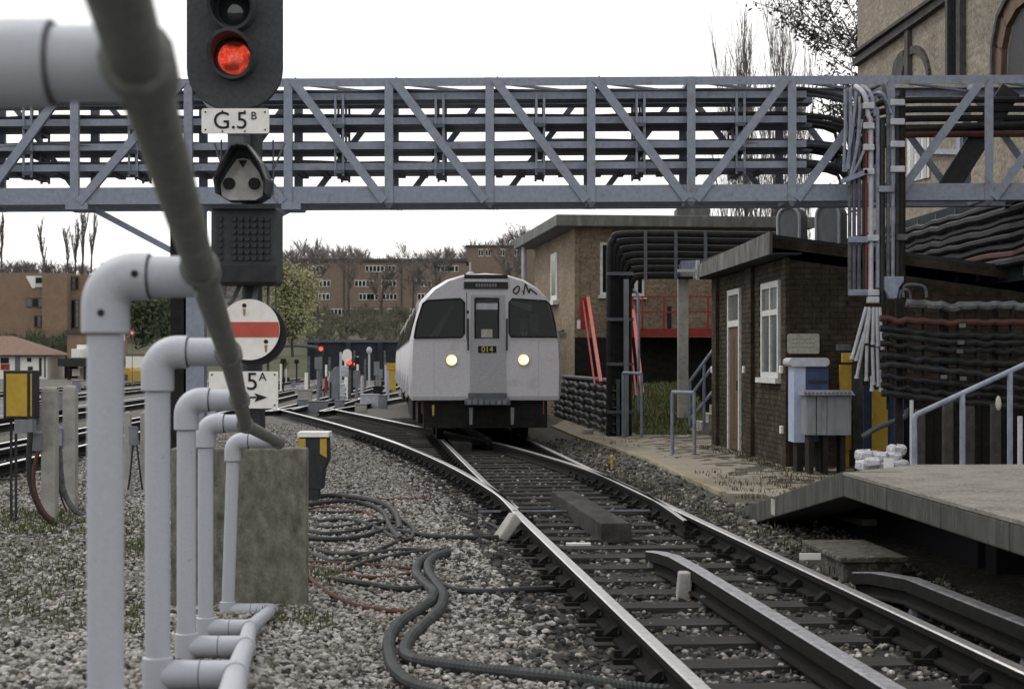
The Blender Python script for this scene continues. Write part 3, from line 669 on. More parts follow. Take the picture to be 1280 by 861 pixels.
# 5A plate
b = MB(); b.prism(*plate(rrect(306, 487, 43, 23, 2), -.06, -.045)); p5 = b.build('number_plate', 'white', sg)
words('5', .16, 'ink', 'lettering', p5, S(317, 477.5, -.063)); words('A', .075, 'ink', 'lettering', p5, S(330, 471, -.063))
b = MB(); b.prism(*plate([(296, 495.3), (322, 495.3), (322, 497.3), (296, 497.3)], -.064, -.06)); b.prism(*plate([(320, 491), (336, 496.3), (320, 502), (323, 496.3)], -.064, -.06)); b.build('arrow', 'ink', p5)
for (x, y) in ((267, 468), (345, 468), (267, 506), (345, 506)):
    b = MB(); b.disc(S(x, y, -.064), .006, depth=.01, n=8); b.build('bolt', 'ink', p5)
b = MB(); b.box(S(300, 0).x, S(326, 0).x, SD-.04, SD+.2, S(0, 540).z, S(0, 505).z); b.build('plate_bracket', 'black', sg)

# ------------------------------------------------------------- ribbed hoses and loose cables on the ballast
def ground_tube(name, pxs, r, m, label, cat, group=None, ribbed=False, lift=0):
    raw = []
    for x, y in pxs:
        p = G(x, y, -.1); z = gh(p.x, p.y)
        p = G(x, y, z+r*1.1); raw.append(V((p.x, p.y, gh(p.x, p.y)+r*1.05+lift)))
    pts = smoothpath(raw, 8)
    b = MB()
    if ribbed:
        f = []; L = 0; acc = [pts[0]]
        for i in range(len(pts)-1):
            seg = pts[i+1]-pts[i]; n = max(1, int(seg.length/.011))
            for j in range(n): f.append(pts[i]+seg*(j/n))
        b.tube(f, [r*(1 if k % 2 else .86) for k in range(len(f))], 10)
        o = b.build(name, m)
    else:
        b.tube(pts, r, 8); o = b.build(name, m, smooth=True)
    return tag(o, label, cat, group)
ground_tube('ribbed_hose', [(545, 690), (526, 701), (520, 715), (530, 728), (542, 740), (538, 751), (523, 762), (507, 772), (494, 784), (486, 802), (490, 830), (506, 849), (528, 859), (560, 866)], .033, 'hose', 'thick ribbed black hose snaking over the ballast, the left one of the pair', 'hose', ribbed=True)
ground_tube('ribbed_hose', [(560, 690), (542, 697), (535, 706), (537, 717), (546, 730), (554, 742), (552, 756), (543, 768), (527, 782), (514, 795), (506, 810), (511, 821), (540, 828), (620, 838), (700, 846), (790, 857), (850, 864)], .033, 'hose', 'thick ribbed black hose running off right under the rail from the snaking pair', 'hose', ribbed=True)
cabs = [
 ([(384, 622), (415, 620), (440, 622), (465, 626), (485, 633), (496, 645), (500, 662)], .028, 'cable', 'thick black cable arching highest from behind the concrete slab'),
 ([(384, 632), (430, 627), (462, 632), (480, 642), (488, 660), (500, 674)], .024, 'cable', 'black cable curving just under the highest arch beside the slab'),
 ([(384, 673), (420, 675), (450, 672), (480, 664), (510, 666), (540, 671), (590, 673), (625, 671)], .022, 'cable', 'black cable lying almost straight from the slab to the concrete lump'),
 ([(384, 681), (405, 690), (430, 694), (470, 692), (505, 688), (550, 690)], .018, 'cable', 'thin black cable drooping from the slab to the tops of the ribbed hoses'),
 ([(430, 716), (450, 706), (480, 698), (520, 691), (560, 688)], .018, 'cable', 'thin black cable slanting up to the tops of the ribbed hoses'),
 ([(384, 703), (410, 704), (450, 706), (490, 709), (520, 712)], .012, 'cable_red', 'thin rusty red cable lying behind the ribbed hoses'),
 ([(384, 721), (400, 734), (420, 747), (450, 759), (480, 764), (510, 766)], .014, 'cable_red', 'rusty red cable drooping from the foot of the slab to the hoses'),
 ([(420, 726), (460, 731), (500, 737), (530, 735)], .02, 'cable', 'short black cable lying across to the bend in the ribbed hoses'),
 ([(545, 728), (570, 738), (610, 741), (660, 738), (700, 736)], .022, 'cable', 'black cable running right from the hose bend towards the rail'),
 ([(384, 640), (420, 641), (455, 640)], .014, 'cable', 'short thin black cable on the stones near the yellow striped box'),
 ([(470, 625), (500, 624), (540, 623), (570, 620)], .009, 'cable_red', 'faint red cable along the ballast towards the timber ends'),
 ([(384, 655), (410, 660), (440, 657), (470, 651), (500, 655)], .014, 'cable', 'thin black cable loosely coiled below the arching cables')]
cabs += [
 ([(384, 648), (404, 652), (430, 650), (455, 654), (475, 662), (492, 672), (515, 676)], .018, 'cable', 'black cable sagging below the coil towards the middle of the stones'),
 ([(384, 688), (396, 696), (415, 702), (440, 700), (462, 693), (482, 684), (500, 676)], .016, 'cable', 'looping black cable crossing over the straight one near the slab'),
 ([(384, 664), (410, 668), (445, 664), (470, 656), (492, 650), (508, 654), (518, 664), (512, 676)], .02, 'cable', 'black cable ending in a small hooked loop left of the ribbed hoses'),
 ([(400, 712), (425, 716), (455, 722), (485, 722), (512, 718)], .013, 'cable_rust', 'thin orange red cable wavering just above the short black one'),
 ([(384, 637), (410, 634), (440, 637), (470, 646)], .012, 'cable_rust', 'thin orange red cable under the thick arching cables'),
 ([(560, 640), (585, 646), (612, 655), (630, 664)], .016, 'cable', 'short black cable by the pale tilted concrete lump')]
for pts, r, m, lab in cabs: ground_tube('ground_cable', pts, r*1.0, m.replace('cable_red', 'cable_rust'), lab, 'cable', lift=.008)

# ------------------------------------------------------------- black box with yellow stripes right of the slab
q = P(391, 610, 17.5); BD = 17.5; B_ = lambda px, py, dy=0: P(px, py, BD)+V((0, dy, 0))
t = thing('trackside_box', 'black trackside box with yellow stripes and white lid beside the concrete slab', 'trackside box', (q.x, BD, -.12))
b = MB(); b.prism([B_(374, 546), B_(409, 546), B_(410, 574), B_(404, 588), B_(402, 612), B_(380, 612), B_(378, 588), B_(373, 574)], (0, .3, 0)); b.build('case', 'black', t, bevel=.01)
b = MB(); b.prism([B_(372, 540, -.02), B_(411, 540, -.02), B_(411, 546, -.02), B_(372, 546, -.02)], (0, .34, 0)); b.build('lid', 'white', t)
for x0_ in (373.5, 400): b = MB(); b.prism([B_(x0_, 548, -.004), B_(x0_+8.5, 548, -.004), B_(x0_+8.5, 572, -.004), B_(x0_, 567, -.004)], (0, .006, 0)); b.build('yellow_stripe', 'yellow', t)
b = MB(); b.prism([B_(385, 612), B_(398, 612), B_(398, 625), B_(385, 625)], (0, .2, 0)); b.build('foot', 'black', t)

# ------------------------------------------------------------- yellow box, concrete posts, boxes at far left
YD = 15.5; Y_ = lambda px, py, dy=0: P(px, py, YD)+V((0, dy, 0))
t = thing('equipment_box', 'yellow fronted equipment box on thin legs at the left edge', 'equipment box', (Y_(22, 0).x, YD, -.12))
b = MB(); b.prism(*[[Y_(*p) for p in ((4, 463), (42, 463), (42, 523), (4, 523))], (0, .2, 0)]); b.build('case', 'black', t, bevel=.006)
b = MB(); b.prism([Y_(8, 467, -.006), Y_(34, 467, -.006), Y_(34, 520, -.006), Y_(8, 520, -.006)], (0, .008, 0)); b.build('yellow_panel', 'yellow', t)
b = MB(); b.prism([Y_(38, 467, -.004), Y_(40, 467, -.004), Y_(40, 520, -.004), Y_(38, 520, -.004)], (0, .006, 0)); b.build('edge_strip', 'yellow', t)
for x in (10, 16): b = MB(); b.bar(Y_(x, 523, .1), Y_(x, 660, .1), .02); b.build('leg', 'black', t)
b = MB(); b.prism([Y_(18, 524), Y_(40, 524), Y_(40, 542), Y_(18, 542)], (0, .15, 0)); b.build('terminal_box', 'cabinet', t)
def cpost(px, top, bot, wpx, label):
    D = (CAMZ+.12)*FPX/(bot-YH); p0 = P(px-wpx/2, bot, D); p1 = P(px+wpx/2, top, D); h = (p1.x-p0.x)
    b = MB(); b.box(p0.x, p1.x, D, D+h, -.2, p1.z-.02); b.prism([(p0.x, D, p1.z-.02), (p1.x, D, p1.z-.02), (p1.x-.02, D+.02, p1.z+.01), (p0.x+.02, D+.02, p1.z+.01)], (0, h-.04, 0))
    return tag(b.build('concrete_post', 'concrete', bevel=.008), label, 'concrete post'), D
_, d1 = cpost(60, 485, 652, 18, 'pale concrete post nearest the yellow box, with a box on its side')
_, d2 = cpost(86, 483, 640, 16, 'pale concrete post just left of the thickest pipe')
cpost(159, 515, 622, 8, 'thin concrete post seen just right of the thickest pipe'); cpost(179, 515, 620, 8, 'thin concrete post touching the second thickest pipe from the left')
def smallbox(px0, px1, py0, py1, D, label, m='cabinet', dep=.08):
    a, c = P(px0, py1, D), P(px1, py0, D); b = MB(); b.box(a.x, c.x, D-dep, D, a.z, c.z)
    b.box(a.x-.006, c.x+.006, D-dep-.006, D-dep, c.z-.012, c.z+.006); b.tube([((a.x+c.x)/2, D-dep/2, a.z), ((a.x+c.x)/2, D-dep/2, a.z-.06)], .012, 6)
    return tag(b.build('junction_box', m, bevel=.004), label, 'junction box')
smallbox(43, 54, 541, 563, d1-.001, 'small grey junction box low on the left concrete post')
smallbox(67, 80, 535, 557, d2+.05, 'small blue grey junction box between the two concrete posts', 'conduit_blue')
smallbox(45, 52, 519, 529, d1-.001, 'tiny grey junction box midway up the left concrete post')
smallbox(163, 173, 533, 556, 18, 'grey junction box between the two thin posts behind the pipes', 'cabinet')
def hang(pxs, D, r, m, label, dd=0):
    pts = smoothpath([P(x, y, D+dd*i) for i, (x, y) in enumerate(pxs)], 6); b = MB(); b.tube(pts, r, 7)
    return tag(b.build('hanging_cable', m, smooth=True), label, 'cable')
hang([(38, 540), (36, 580), (40, 610), (50, 635), (62, 650), (70, 654)], 15.1, .026, 'cable', 'black cable drooping from the yellow box to the foot of the post')
hang([(48, 563), (42, 590), (44, 615), (54, 638), (66, 651)], 15.0, .018, 'cable_red', 'dark red cable drooping from the small box to the ground')
hang([(74, 557), (76, 590), (80, 615), (92, 636), (106, 645)], 16, .028, 'cable_grey', 'grey cable curving from the middle box towards the thick pipe')
hang([(76, 560), (72, 600), (78, 625), (84, 640)], 16, .009, 'cable_red', 'thin dark red cable between the two concrete posts')
hang([(166, 556), (163, 590), (160, 612)], 17.7, .01, 'cable', 'black cable hanging from the box between the two thin posts')
hang([(171, 556), (175, 590), (178, 612)], 17.7, .01, 'cable', 'black cable crossing behind the second thickest pipe')
# ------------------------------------------------------------- cable gantry
GD = 22.0; gz = lambda py: CAMZ+(YH-py)/FPX*GD
gx = lambda px: (px-640)/FPX*GD
sl = lambda x: .005*x
ga = thing('cable_gantry', 'long blue grey lattice girder carrying cables high across the tracks', 'gantry', (gx(225), 22.5, -.15))
X0, X1 = -8.6, 8.6
def chord(name, z0, z1, y0, y1, m='gantry', fl=None):
    b = MB(); b.hexa([V((X0, y0, z0+sl(X0))), V((X1, y0, z0+sl(X1))), V((X1, y1, z0+sl(X1))), V((X0, y1, z0+sl(X0))), V((X0, y0, z1+sl(X0))), V((X1, y0, z1+sl(X1))), V((X1, y1, z1+sl(X1))), V((X0, y1, z1+sl(X0)))])
    if fl: zf0, zf1, yf = fl; b.hexa([V((X0, y1, zf0+sl(X0))), V((X1, y1, zf0+sl(X1))), V((X1, yf, zf0+sl(X1))), V((X0, yf, zf0+sl(X0))), V((X0, y1, zf1+sl(X0))), V((X1, y1, zf1+sl(X1))), V((X1, yf, zf1+sl(X1))), V((X0, yf, zf1+sl(X0)))])
    return b.build(name, m, ga)
zt1, zt0, zb1, zb0 = gz(97), gz(107.5), gz(232), gz(253)
RD = 1.05
for y, s in ((GD, 1), (GD+RD, -1)):
    chord('top_chord', zt0, zt1, y, y+.012*s, fl=(zt1-.012, zt1-.0, y+s*.11))
    chord('bottom_chord', zb0, zb1, y, y+.012*s, fl=(zb0, zb0+.012, y+s*.22))
VX = [-155, -30, 93, 235, 360, 486, 612, 739, 864, 990, 1113, 1236]
diag = {0: '/', 1: '/', 2: '/', 3: '\\', 4: '\\', 5: '\\', 6: '\\', 7: '\\', 8: '/', 9: '/', 10: '/', 11: '/'}
VX2 = VX+[1360]
def strut(name, x0, z0, x1, z1, y, wpx=10.5, m='gantry'):
    wm = wpx/97; b = MB(); b.bar((x0, y, z0), (x1, y, z1), .012, wm, up=(1, 0, 0) if abs(x1-x0) < .01 else (0, 0, 1))
    d = (V((x1, y, z1))-V((x0, y, z0))).normalized(); n = V((d.z, 0, -d.x))
    b.bar(V((x0, y+.04, z0))+n*wm*.46, V((x1, y+.04, z1))+n*wm*.46, .07, .01, up=(d.z, 0, -d.x)); b.build(name, m, ga)
for i, px in enumerate(VX2):
    x = gx(px)
    strut('vertical', x, zb0+sl(x), x, zt1+sl(x), GD-.010)
    strut('vertical', x, zb0+sl(x), x, zt1+sl(x), GD+RD+.014)
    for z in (zt1-.03, zb0+.03):
        b = MB(); b.bar((x, GD+.02, z+sl(x)), (x, GD+RD-.02, z+sl(x)), .06, .05); b.build('cross_member', 'gantry', ga)
    if i < len(VX2)-1:
        xn = gx(VX2[i+1]); k = diag[i]
        a, c = (x+.06, xn-.06)
        if k == '/': strut('diagonal', a, zb0+.02+sl(a), c, zt1-.02+sl(c), GD-.026)
        else: strut('diagonal', a, zt1-.02+sl(a), c, zb0+.02+sl(c), GD-.026)
        if k == '/': strut('diagonal', a, zt1-.02+sl(a), c, zb0+.02+sl(c), GD+RD+.03, 7)
        else: strut('diagonal', a, zb0+.02+sl(a), c, zt1-.02+sl(c), GD+RD+.03, 7)
    # gusset lugs under the girder
    b = MB(); b.prism([(x-.06, GD-.014, zb0+sl(x)-.002), (x+.06, GD-.014, zb0+sl(x)-.002), (x+.01, GD-.014, zb0-.075+sl(x)), (x-.01, GD-.014, zb0-.075+sl(x))], (0, .02, 0)); b.build('gusset', 'gantry_dark', ga)
    # top lattice
    if i < len(VX2)-1:
        b = MB(); b.bar((x+.05, GD+.1, zt1-.05+sl(x)), (gx(VX2[i+1])-.05, GD+RD-.1, zt1-.05+sl(x)), .05, .03); b.build('top_brace', 'gantry', ga)
XT = gx(1010)
tz = [gz(y) for y in (118, 149, 180, 206)]
for j, z in enumerate(tz):
    for (y0, y1, xe, nm) in ((GD+.12, GD+.48, XT, 'cable_tray'), (GD+.56, GD+.92, XT+.15, 'cable_tray')):
        b = MB(); h = .088
        for (ya, yb, za, zb_) in ((y0, y0+.006, z-h/2, z+h/2), (y0+.006, y1-.006, z-h/2, z-h/2+.006), (y1-.006, y1, z-h/2, z+h/2)):
            b.hexa([V((X0, ya, za+sl(X0))), V((xe, ya, za+sl(xe))), V((xe, yb, za+sl(xe))), V((X0, yb, za+sl(X0))), V((X0, ya, zb_+sl(X0))), V((xe, ya, zb_+sl(xe))), V((xe, yb, zb_+sl(xe))), V((X0, yb, zb_+sl(X0)))])
        b.build(nm, 'gantry', ga)
        b = MB(); b.box(xe, xe+.005, y0, y1, z-h/2+sl(xe), z+h/2+sl(xe)); b.build('tray_end', 'gantry_dark', ga)
for i in range(len(VX2)-1):
    x = (gx(VX2[i])+gx(VX2[i+1]))/2
    if x > XT: continue
    for y in (GD+.10, GD+.50, GD+.95):
        for dx in (-.05, .05):
            b = MB(); b.bar((x+dx, y, tz[3]-.12+sl(x)), (x+dx, y, tz[0]+.02+sl(x)), .03, .02, up=(0, 1, 0)); b.build('tray_hanger', 'gantry', ga)
    for z in tz[1:]:
        b = MB(); b.bar((x, GD+.06, z-.07+sl(x)), (x, GD+RD-.06, z-.07+sl(x)), .11, .05); b.build('tray_bearer', 'gantry_dark', ga)
    for xx in (gx(VX2[i])+.12, gx(VX2[i])+.42*1.0, gx(VX2[i])+.95):
        b = MB(); z = tz[3]-.05; b.bar((xx, GD+.2, z+sl(xx)), (xx, GD+.9, z+sl(xx)), .09, .045); b.build('tray_bearer', 'gantry_dark', ga)
# cables lying along the trays
gi = 0
for j, z in enumerate(tz):
    n = (2, 6, 6, 4)[j]
    for k in range(n):
        y = GD+.17+.1*(k % 3)+(.44 if k >= 3 else 0); r = random.uniform(.020, .038); pts = []
        x = X0
        zz = z-.03+r+(.05 if k in (1, 4) else 0)
        while x < XT+.3:
            pts.append(V((x, y+random.uniform(-.02, .02), zz+sl(x)+random.uniform(0, .035)))); x += .65
        xe = gx(1050)+random.uniform(0, .3); pts.append(V((XT+.5, y, zz-.06))); pts.append(V((xe, y-.1, zz-random.uniform(.15, .5)))); 
        b = MB(); b.tube(smoothpath(pts, 3), r, 7)
        tag(b.build('gantry_cable', 'cable_mid' if random.random() < .65 else 'cable', smooth=True), 'dark cable lying along the %s tray inside the blue grey girder' % ('topmost', 'second', 'third', 'lowest')[j], 'cable', 'cables lying along the gantry trays'); gi += 1
# right hand part: cables leaving the girder towards the building
for k in range(9):
    z = gz(118+k*11); r = .045; y = GD+.3+.06*(k % 4)
    pts = [V((gx(1075), y, z-.25)), V((gx(1110), y+.1, z-.05)), V((gx(1150), y+.2, z)), V((gx(1210), y+.3, z+.02)), V((gx(1300), y+.35, z+.03)), V((gx(1390), y+.4, z+.02))]
    if 118+k*11 > 170: pts = [V((gx(1075), y, z-.2)), V((gx(1100), y+.1, z+.1)), V((gx(1130), y+.2, gz(160))), V((gx(1180), y+.3, gz(152))), V((gx(1390), y+.4, gz(150-k)))]
    b = MB(); b.tube(smoothpath(pts, 4), r, 7)
    tag(b.build('gantry_cable', 'cable_red' if k in (4,) else 'cable', smooth=True), 'dark cable leaving the riser into the right end of the girder, %s' % ('topmost', 'second from the top', 'third from the top', 'fourth from the top', 'fifth from the top', 'sixth from the top', 'seventh from the top', 'eighth from the top', 'lowest')[k], 'cable', 'cables at the right end of the gantry')
# thick slanting brace seen through the right end
b = MB(); F0 = V((gx(1203), GD+.75, gz(228))); F1 = V((gx(1285), GD+.75, gz(100))); b.bar(F0, F1, .05, .28); tag(b.build('cable_duct', 'black', bevel=.01), 'broad black duct slanting behind the right end of the girder', 'duct')
# legs and struts at the left
for px0, px1, m in ((206, 223, 'under'), (226, 249, 'gantry')):
    b = MB(); xa, xb = gx(px0), gx(px1); yl = GD+.35
    b.box(xa, xb, yl, yl+.02, -.2, zb0-.002); b.box(xa, xb, yl+.2, yl+.22, -.2, zb0-.002); b.box((xa+xb)/2-.012, (xa+xb)/2+.012, yl+.02, yl+.2, -.2, zb0-.004); b.build('leg', m, ga)
b = MB(); b.bar((gx(98), GD+.4, gz(253)), (gx(209), GD+.4, gz(312)), .05, .075); b.box(gx(82), gx(110), GD-.02, GD+.5, gz(262), zb0-.003); b.build('leg_strut', 'gantry', ga)
b = MB(); b.bar((gx(368), GD+.4, gz(253)), (gx(248), GD+.4, gz(314)), .05, .075); b.box(gx(352), gx(376), GD-.02, GD+.5, gz(262), zb0-.003); b.build('leg_strut', 'gantry', ga)

# ------------------------------------------------------------- cable riser
RDp = 21.55; r_ = lambda px, py, dy=0: P(px, py, RDp)+V((0, dy, 0))
ri = thing('cable_riser', 'upright bank of white, blue and red conduits dropping from the girder', 'cable riser', (r_(1095, 0).x, RDp, .9))
for i, (px, wpx, m, top, bot) in enumerate([(1062, 5, 'cable_grey', 110, 368), (1067.5, 5, 'conduit_lilac', 175, 368), (1073.5, 5, 'conduit_lilac', 150, 368), (1079.5, 4, 'cable', 120, 368), (1082.5, 4, 'conduit_red', 150, 366), (1088.5, 6.5, 'conduit_white', 160, 372), (1097, 5, 'conduit_blue', 140, 360), (1103, 7, 'cable', 150, 380), (1110, 5, 'cable_grey', 140, 352), (1116, 5, 'conduit_blue', 150, 352), (1122, 6, 'cable', 120, 378), (1128, 8, 'under', 112, 385)]):
    top_pts = [r_(px, top)]
    if px in (1110, 1116): 
        k = 18 if px == 1116 else 10
        top_pts = [r_(px-k-6, top-32, .3), r_(px-k+2, top-34), r_(px-k/2+1, top-24), r_(px-2, top-8), r_(px, top+12)]
    elif px in (1088.5, 1097): top_pts = [r_(px-14, 104, .25), r_(px-8, 118), r_(px-3, 145), r_(px, top+10)]
    elif px < 1080: top_pts = [r_(px+4-8*random.random(), 108, .2), r_(px-2, 150, .02), r_(px, top+30)]
    b = MB(); b.tube(smoothpath(top_pts+[r_(px, bot)], 5), wpx/2*RDp/FPX, 8); b.build('conduit', m, ri, smooth=True)
# crossing thin tubes at the upper left
for (xa, ya, xb, yb) in ((1056, 112, 1054, 215), (1063, 110, 1060, 212), (1070, 115, 1057, 215), (1077, 150, 1060, 232), (1083, 180, 1062, 225), (1075, 130, 1066, 215)):
    b = MB(); b.tube([r_(xa, ya, -.02), r_((xa+xb)/2+1, (ya+yb)/2, -.04), r_(xb, yb, -.02)], .02, 7); b.build('conduit', 'conduit_blue', ri, smooth=True)
for (xa, xb, ys, m) in ((1060, 1084, (300, 366), 'conduit_blue'), (1083, 1098, (298, 366, 375), 'conduit_white'), (1078, 1092, (133, 158, 185, 215), 'conduit_white'), (1112, 1130, (129, 153, 181, 212), 'conduit_white'), (1120, 1133, (297,), 'cable_grey'), (1097, 1117, (237,), 'conduit_blue')):
    for y in ys:
        b = MB(); b.prism([r_(xa, y-4, -.07), r_(xb, y-4, -.07), r_(xb, y+4, -.07), r_(xa, y+4, -.07)], (0, .09, 0)); b.build('clamp', m, ri, bevel=.012)
b = MB(); b.bar(r_(1050, 228, -.05), r_(1083, 215, -.05), .04, .06); b.build('clamp_arm', 'conduit_blue', ri)
for (xa, ya, xb, yb) in ((1082, 384, 1064, 448), (1086, 384, 1070, 472), (1087, 386, 1082, 428), (1091, 384, 1090, 430), (1095, 384, 1096, 432), (1099, 384, 1101, 428), (1080, 415, 1069, 450), (1083, 432, 1082, 475), (1090, 434, 1091, 480), (1096, 434, 1097, 482), (1101, 430, 1102, 436), (1089, 470, 1089, 488), (1099, 462, 1100, 488)):
    b = MB(); b.tube([r_(xa, ya, -.03), r_(xb, yb, -.05)], .022, 8); b.tube([r_(xb, yb-3, -.05), r_(xb, yb+1, -.052)], .029, 8); b.build('conduit', 'conduit_white', ri, smooth=True)
b = MB(); b.prism([r_(1104, 346, -.1), r_(1128, 346, -.1), r_(1128, 352, -.1), (r_(1122, 360, -.1)), r_(1119, 374, -.1), r_(1110, 374, -.1), r_(1104, 362, -.1)], (0, .14, 0)); b.build('joint_box', 'conduit_blue', ri, bevel=.01)
for pts in ([(1128, 372), (1128, 360), (1134, 356), (1150, 357), (1156, 362), (1157, 372)], [(1122, 382), (1124, 366), (1130, 362), (1136, 366), (1137, 380)]):
    b = MB(); b.tube(smoothpath([r_(x, y, -.05) for x, y in pts], 4), .02, 8); b.build('hook_pipe', 'cable_grey', ri, smooth=True)

# ------------------------------------------------------------- cable rack to the right
KD = 20.6; K_ = lambda px, py, dy=0: P(px, py, KD)+V((0, dy, 0))
rk = thing('cable_rack', 'rack of hanger brackets carrying dark cables in front of the brick hut', 'cable rack', (K_(1200, 0).x, KD+.1, -.1))
rows = [((1133, 379), (1200, 382), (1290, 380), .034, 'cable_grey'), ((1100, 397), (1180, 402), (1290, 402), .026, 'cable_red'), ((1101, 409), (1180, 418), (1290, 419), .030, 'cable_black'), ((1101, 427), (1180, 436), (1290, 437), .030, 'cable_black'), ((1100, 453), (1180, 462), (1290, 472), .030, 'cable'), ((1102, 443), (1180, 450), (1290, 455), .03, 'cable_black'), ((1102, 468), (1180, 478), (1290, 486), .030, 'cable_black'), ((1102, 480), (1180, 489), (1290, 497), .032, 'cable_black'), ((1103, 417), (1180, 427), (1290, 428), .03, 'cable_black'), ((1102, 490), (1180, 500), (1290, 508), .03, 'cable_black')]
order = sorted(range(len(rows)), key=lambda i: rows[i][0][1])
names = ['topmost grey cable on the rack, wrapped with ties', 'reddish cable, second from the top of the rack', 'dark cable just under the reddish one on the rack', 'dark cable fourth from the top of the rack', 'dark cable fifth from the top of the rack', 'dark cable sixth from the top of the rack', 'greyish cable below the middle of the rack', 'dark cable third from the bottom of the rack', 'dark cable second from the bottom of the rack', 'lowest dark cable of the rack by the yellow boards']
hx = [1112+22*i for i in range(9)]; SAG = {(q, k): random.uniform(.6, 4.6) for q in range(12) for k in range(-2, 12)}
for q, i in enumerate(order):
    a, c, d, r, m = rows[i]; pts = []
    for t in np.linspace(0, 1, 41):
        x = a[0]+(d[0]-a[0])*t; y = np.interp(x, [a[0], c[0], d[0]], [a[1], c[1], d[1]])
        sag = abs(math.sin(PI*(x-1112)/22))*SAG[(q, int((x-1112)//22))]
        pts.append(K_(x, y+sag, .02*(q % 3)))
    b = MB(); b.tube(pts, r*random.uniform(1.05, 1.6), 8); tag(b.build('rack_cable', m, smooth=True), names[q], 'cable')
for x in hx:
    y0 = np.interp(x, [1100, 1290], [376, 377]); b = MB(); b.bar(K_(x, y0, .1), K_(x, 512, .1), .03, .03, up=(0, 1, 0))
    for i in order:
        a, c, d, r, m = rows[i]; y = np.interp(x, [a[0], c[0], d[0]], [a[1], c[1], d[1]])
        if x > a[0]: b.bar(K_(x, y+3.5, -.05), K_(x, y+3.5, .1), .025, .012)
    b.build('hanger_bracket', 'under', rk)
for (x, y) in ((1201, 407), (1199, 428), (1198, 439), (1178, 471), (1202, 473)):
    b = MB(); b.prism([K_(x-4, y-2.5, -.08), K_(x+4, y-2.5, -.08), K_(x+4, y+2.5, -.08), K_(x-4, y+2.5, -.08)], (0, .02, 0)); b.build('cable_label', 'cable_grey', rk)
for x in (1128, 1186, 1248, 1300): b = MB(); b.box(K_(x-4, 0).x, K_(x+4, 0).x, KD+.15, KD+.23, -.15, K_(0, 372).z); b.build('rack_post', 'under', rk)

# ------------------------------------------------------------- brick hut
HF = Frame((3.78, 23.4, -.1), -.041)
HL = 6.3; HW = 7.2; HZ = 2.93
hut = thing('brick_hut', 'dark brick trackside hut with white framed window and narrow brown door', 'hut', HF(0, 0, 0))
def wall_pts(D_, px, py): return None
top = lambda t: 3.15-.135*t     # roof line falls to the right
b = MB(); b.prism([HF(.012, .012, 0), HF(.012, HW, 0), HF(.012, HW, top(HW)-.3), HF(.012, .012, top(.12)-.27)], HF.a*(HL-.2)); b.build('wall', 'mortar', hut)
# openings in the track side wall, as distance along the wall and height above the ground
def along(px, py):   # wall plane crossing
    dx = (px-640)/FPX; # x = dx*y ; point o + a*s
    o, a = HF.o, HF.a; s = (dx*o.y-o.x)/(a.x-dx*a.y); y = o.y+a.y*s; return s, CAMZ-(py-YH)/FPX*y+.1
w0, wz1 = along(975, 350); w1, _ = along(953, 350); _, wz0 = along(965, 472)
d0, dz1 = along(926, 360); d1, _ = along(911, 360)
def bricks(F, u0, u1, z0, z1, side, holes, topf=None):
    """courses of single bricks standing a little proud of the mortar"""
    b = MB(); z = z0; row = 0
    while z+.065 <= z1:
        u = u0-(.117 if row % 2 else 0)
        while u < u1:
            a, c = max(u, u0), min(u+.222, u1)
            if c-a > .05 and not any(a < h[1] and c > h[0] and z < h[3] and z+.065 > h[2] for h in holes) and (topf is None or z+.07 < topf((a+c)/2)):
                dz = random.uniform(-.002, .002); pr_o = random.uniform(.0, .006)
                if side == 'track': b.fb(F, a, c, -.0-pr_o, .02, z+dz, z+.066+dz)
                else: b.fb(F, 0-pr_o, .02, a, c, z+dz, z+.066+dz)
            u += .234
        z += .076; row += 1
    return b
HO = [(w0-.04, w1+.04, wz0-.06, wz1+.05), (d0-.04, d1+.04, 0, dz1+.04)]
tag(bricks(HF, 0.01, HL, .01, HZ-.02, 'track', HO).build('brickwork', 'brick_hut', hut), kind='stuff')
tag(bricks(HF, 0.0, HW, .01, 3.2, 'end', [], lambda t: top(t)-.28).build('brickwork', 'brick_hut', hut), kind='stuff')
for s in (1.05*.0+.0, ):
    b = MB(); [b.fb(HF, -.022-random.uniform(0, .004), .30, -.032-random.uniform(0, .004), .03, z_, z_+.066) for z_ in np.arange(0, HZ-.09, .076)]; b.fb(HF, -.014, .29, -.024, .02, 0, HZ-.03); b.build('corner_pier', 'brick_hut', hut)
for px in (938, 895):
    s, _ = along(px, 400); b = MB(); [b.fb(HF, s-.35, s+.1, -.06-random.uniform(0, .004), .05, z_, z_+.066) for z_ in np.arange(0, HZ-.09, .076)]; b.fb(HF, s-.345, s+.095, -.052, .04, 0, HZ-.03); b.build('wall_pier', 'brick_hut', hut)
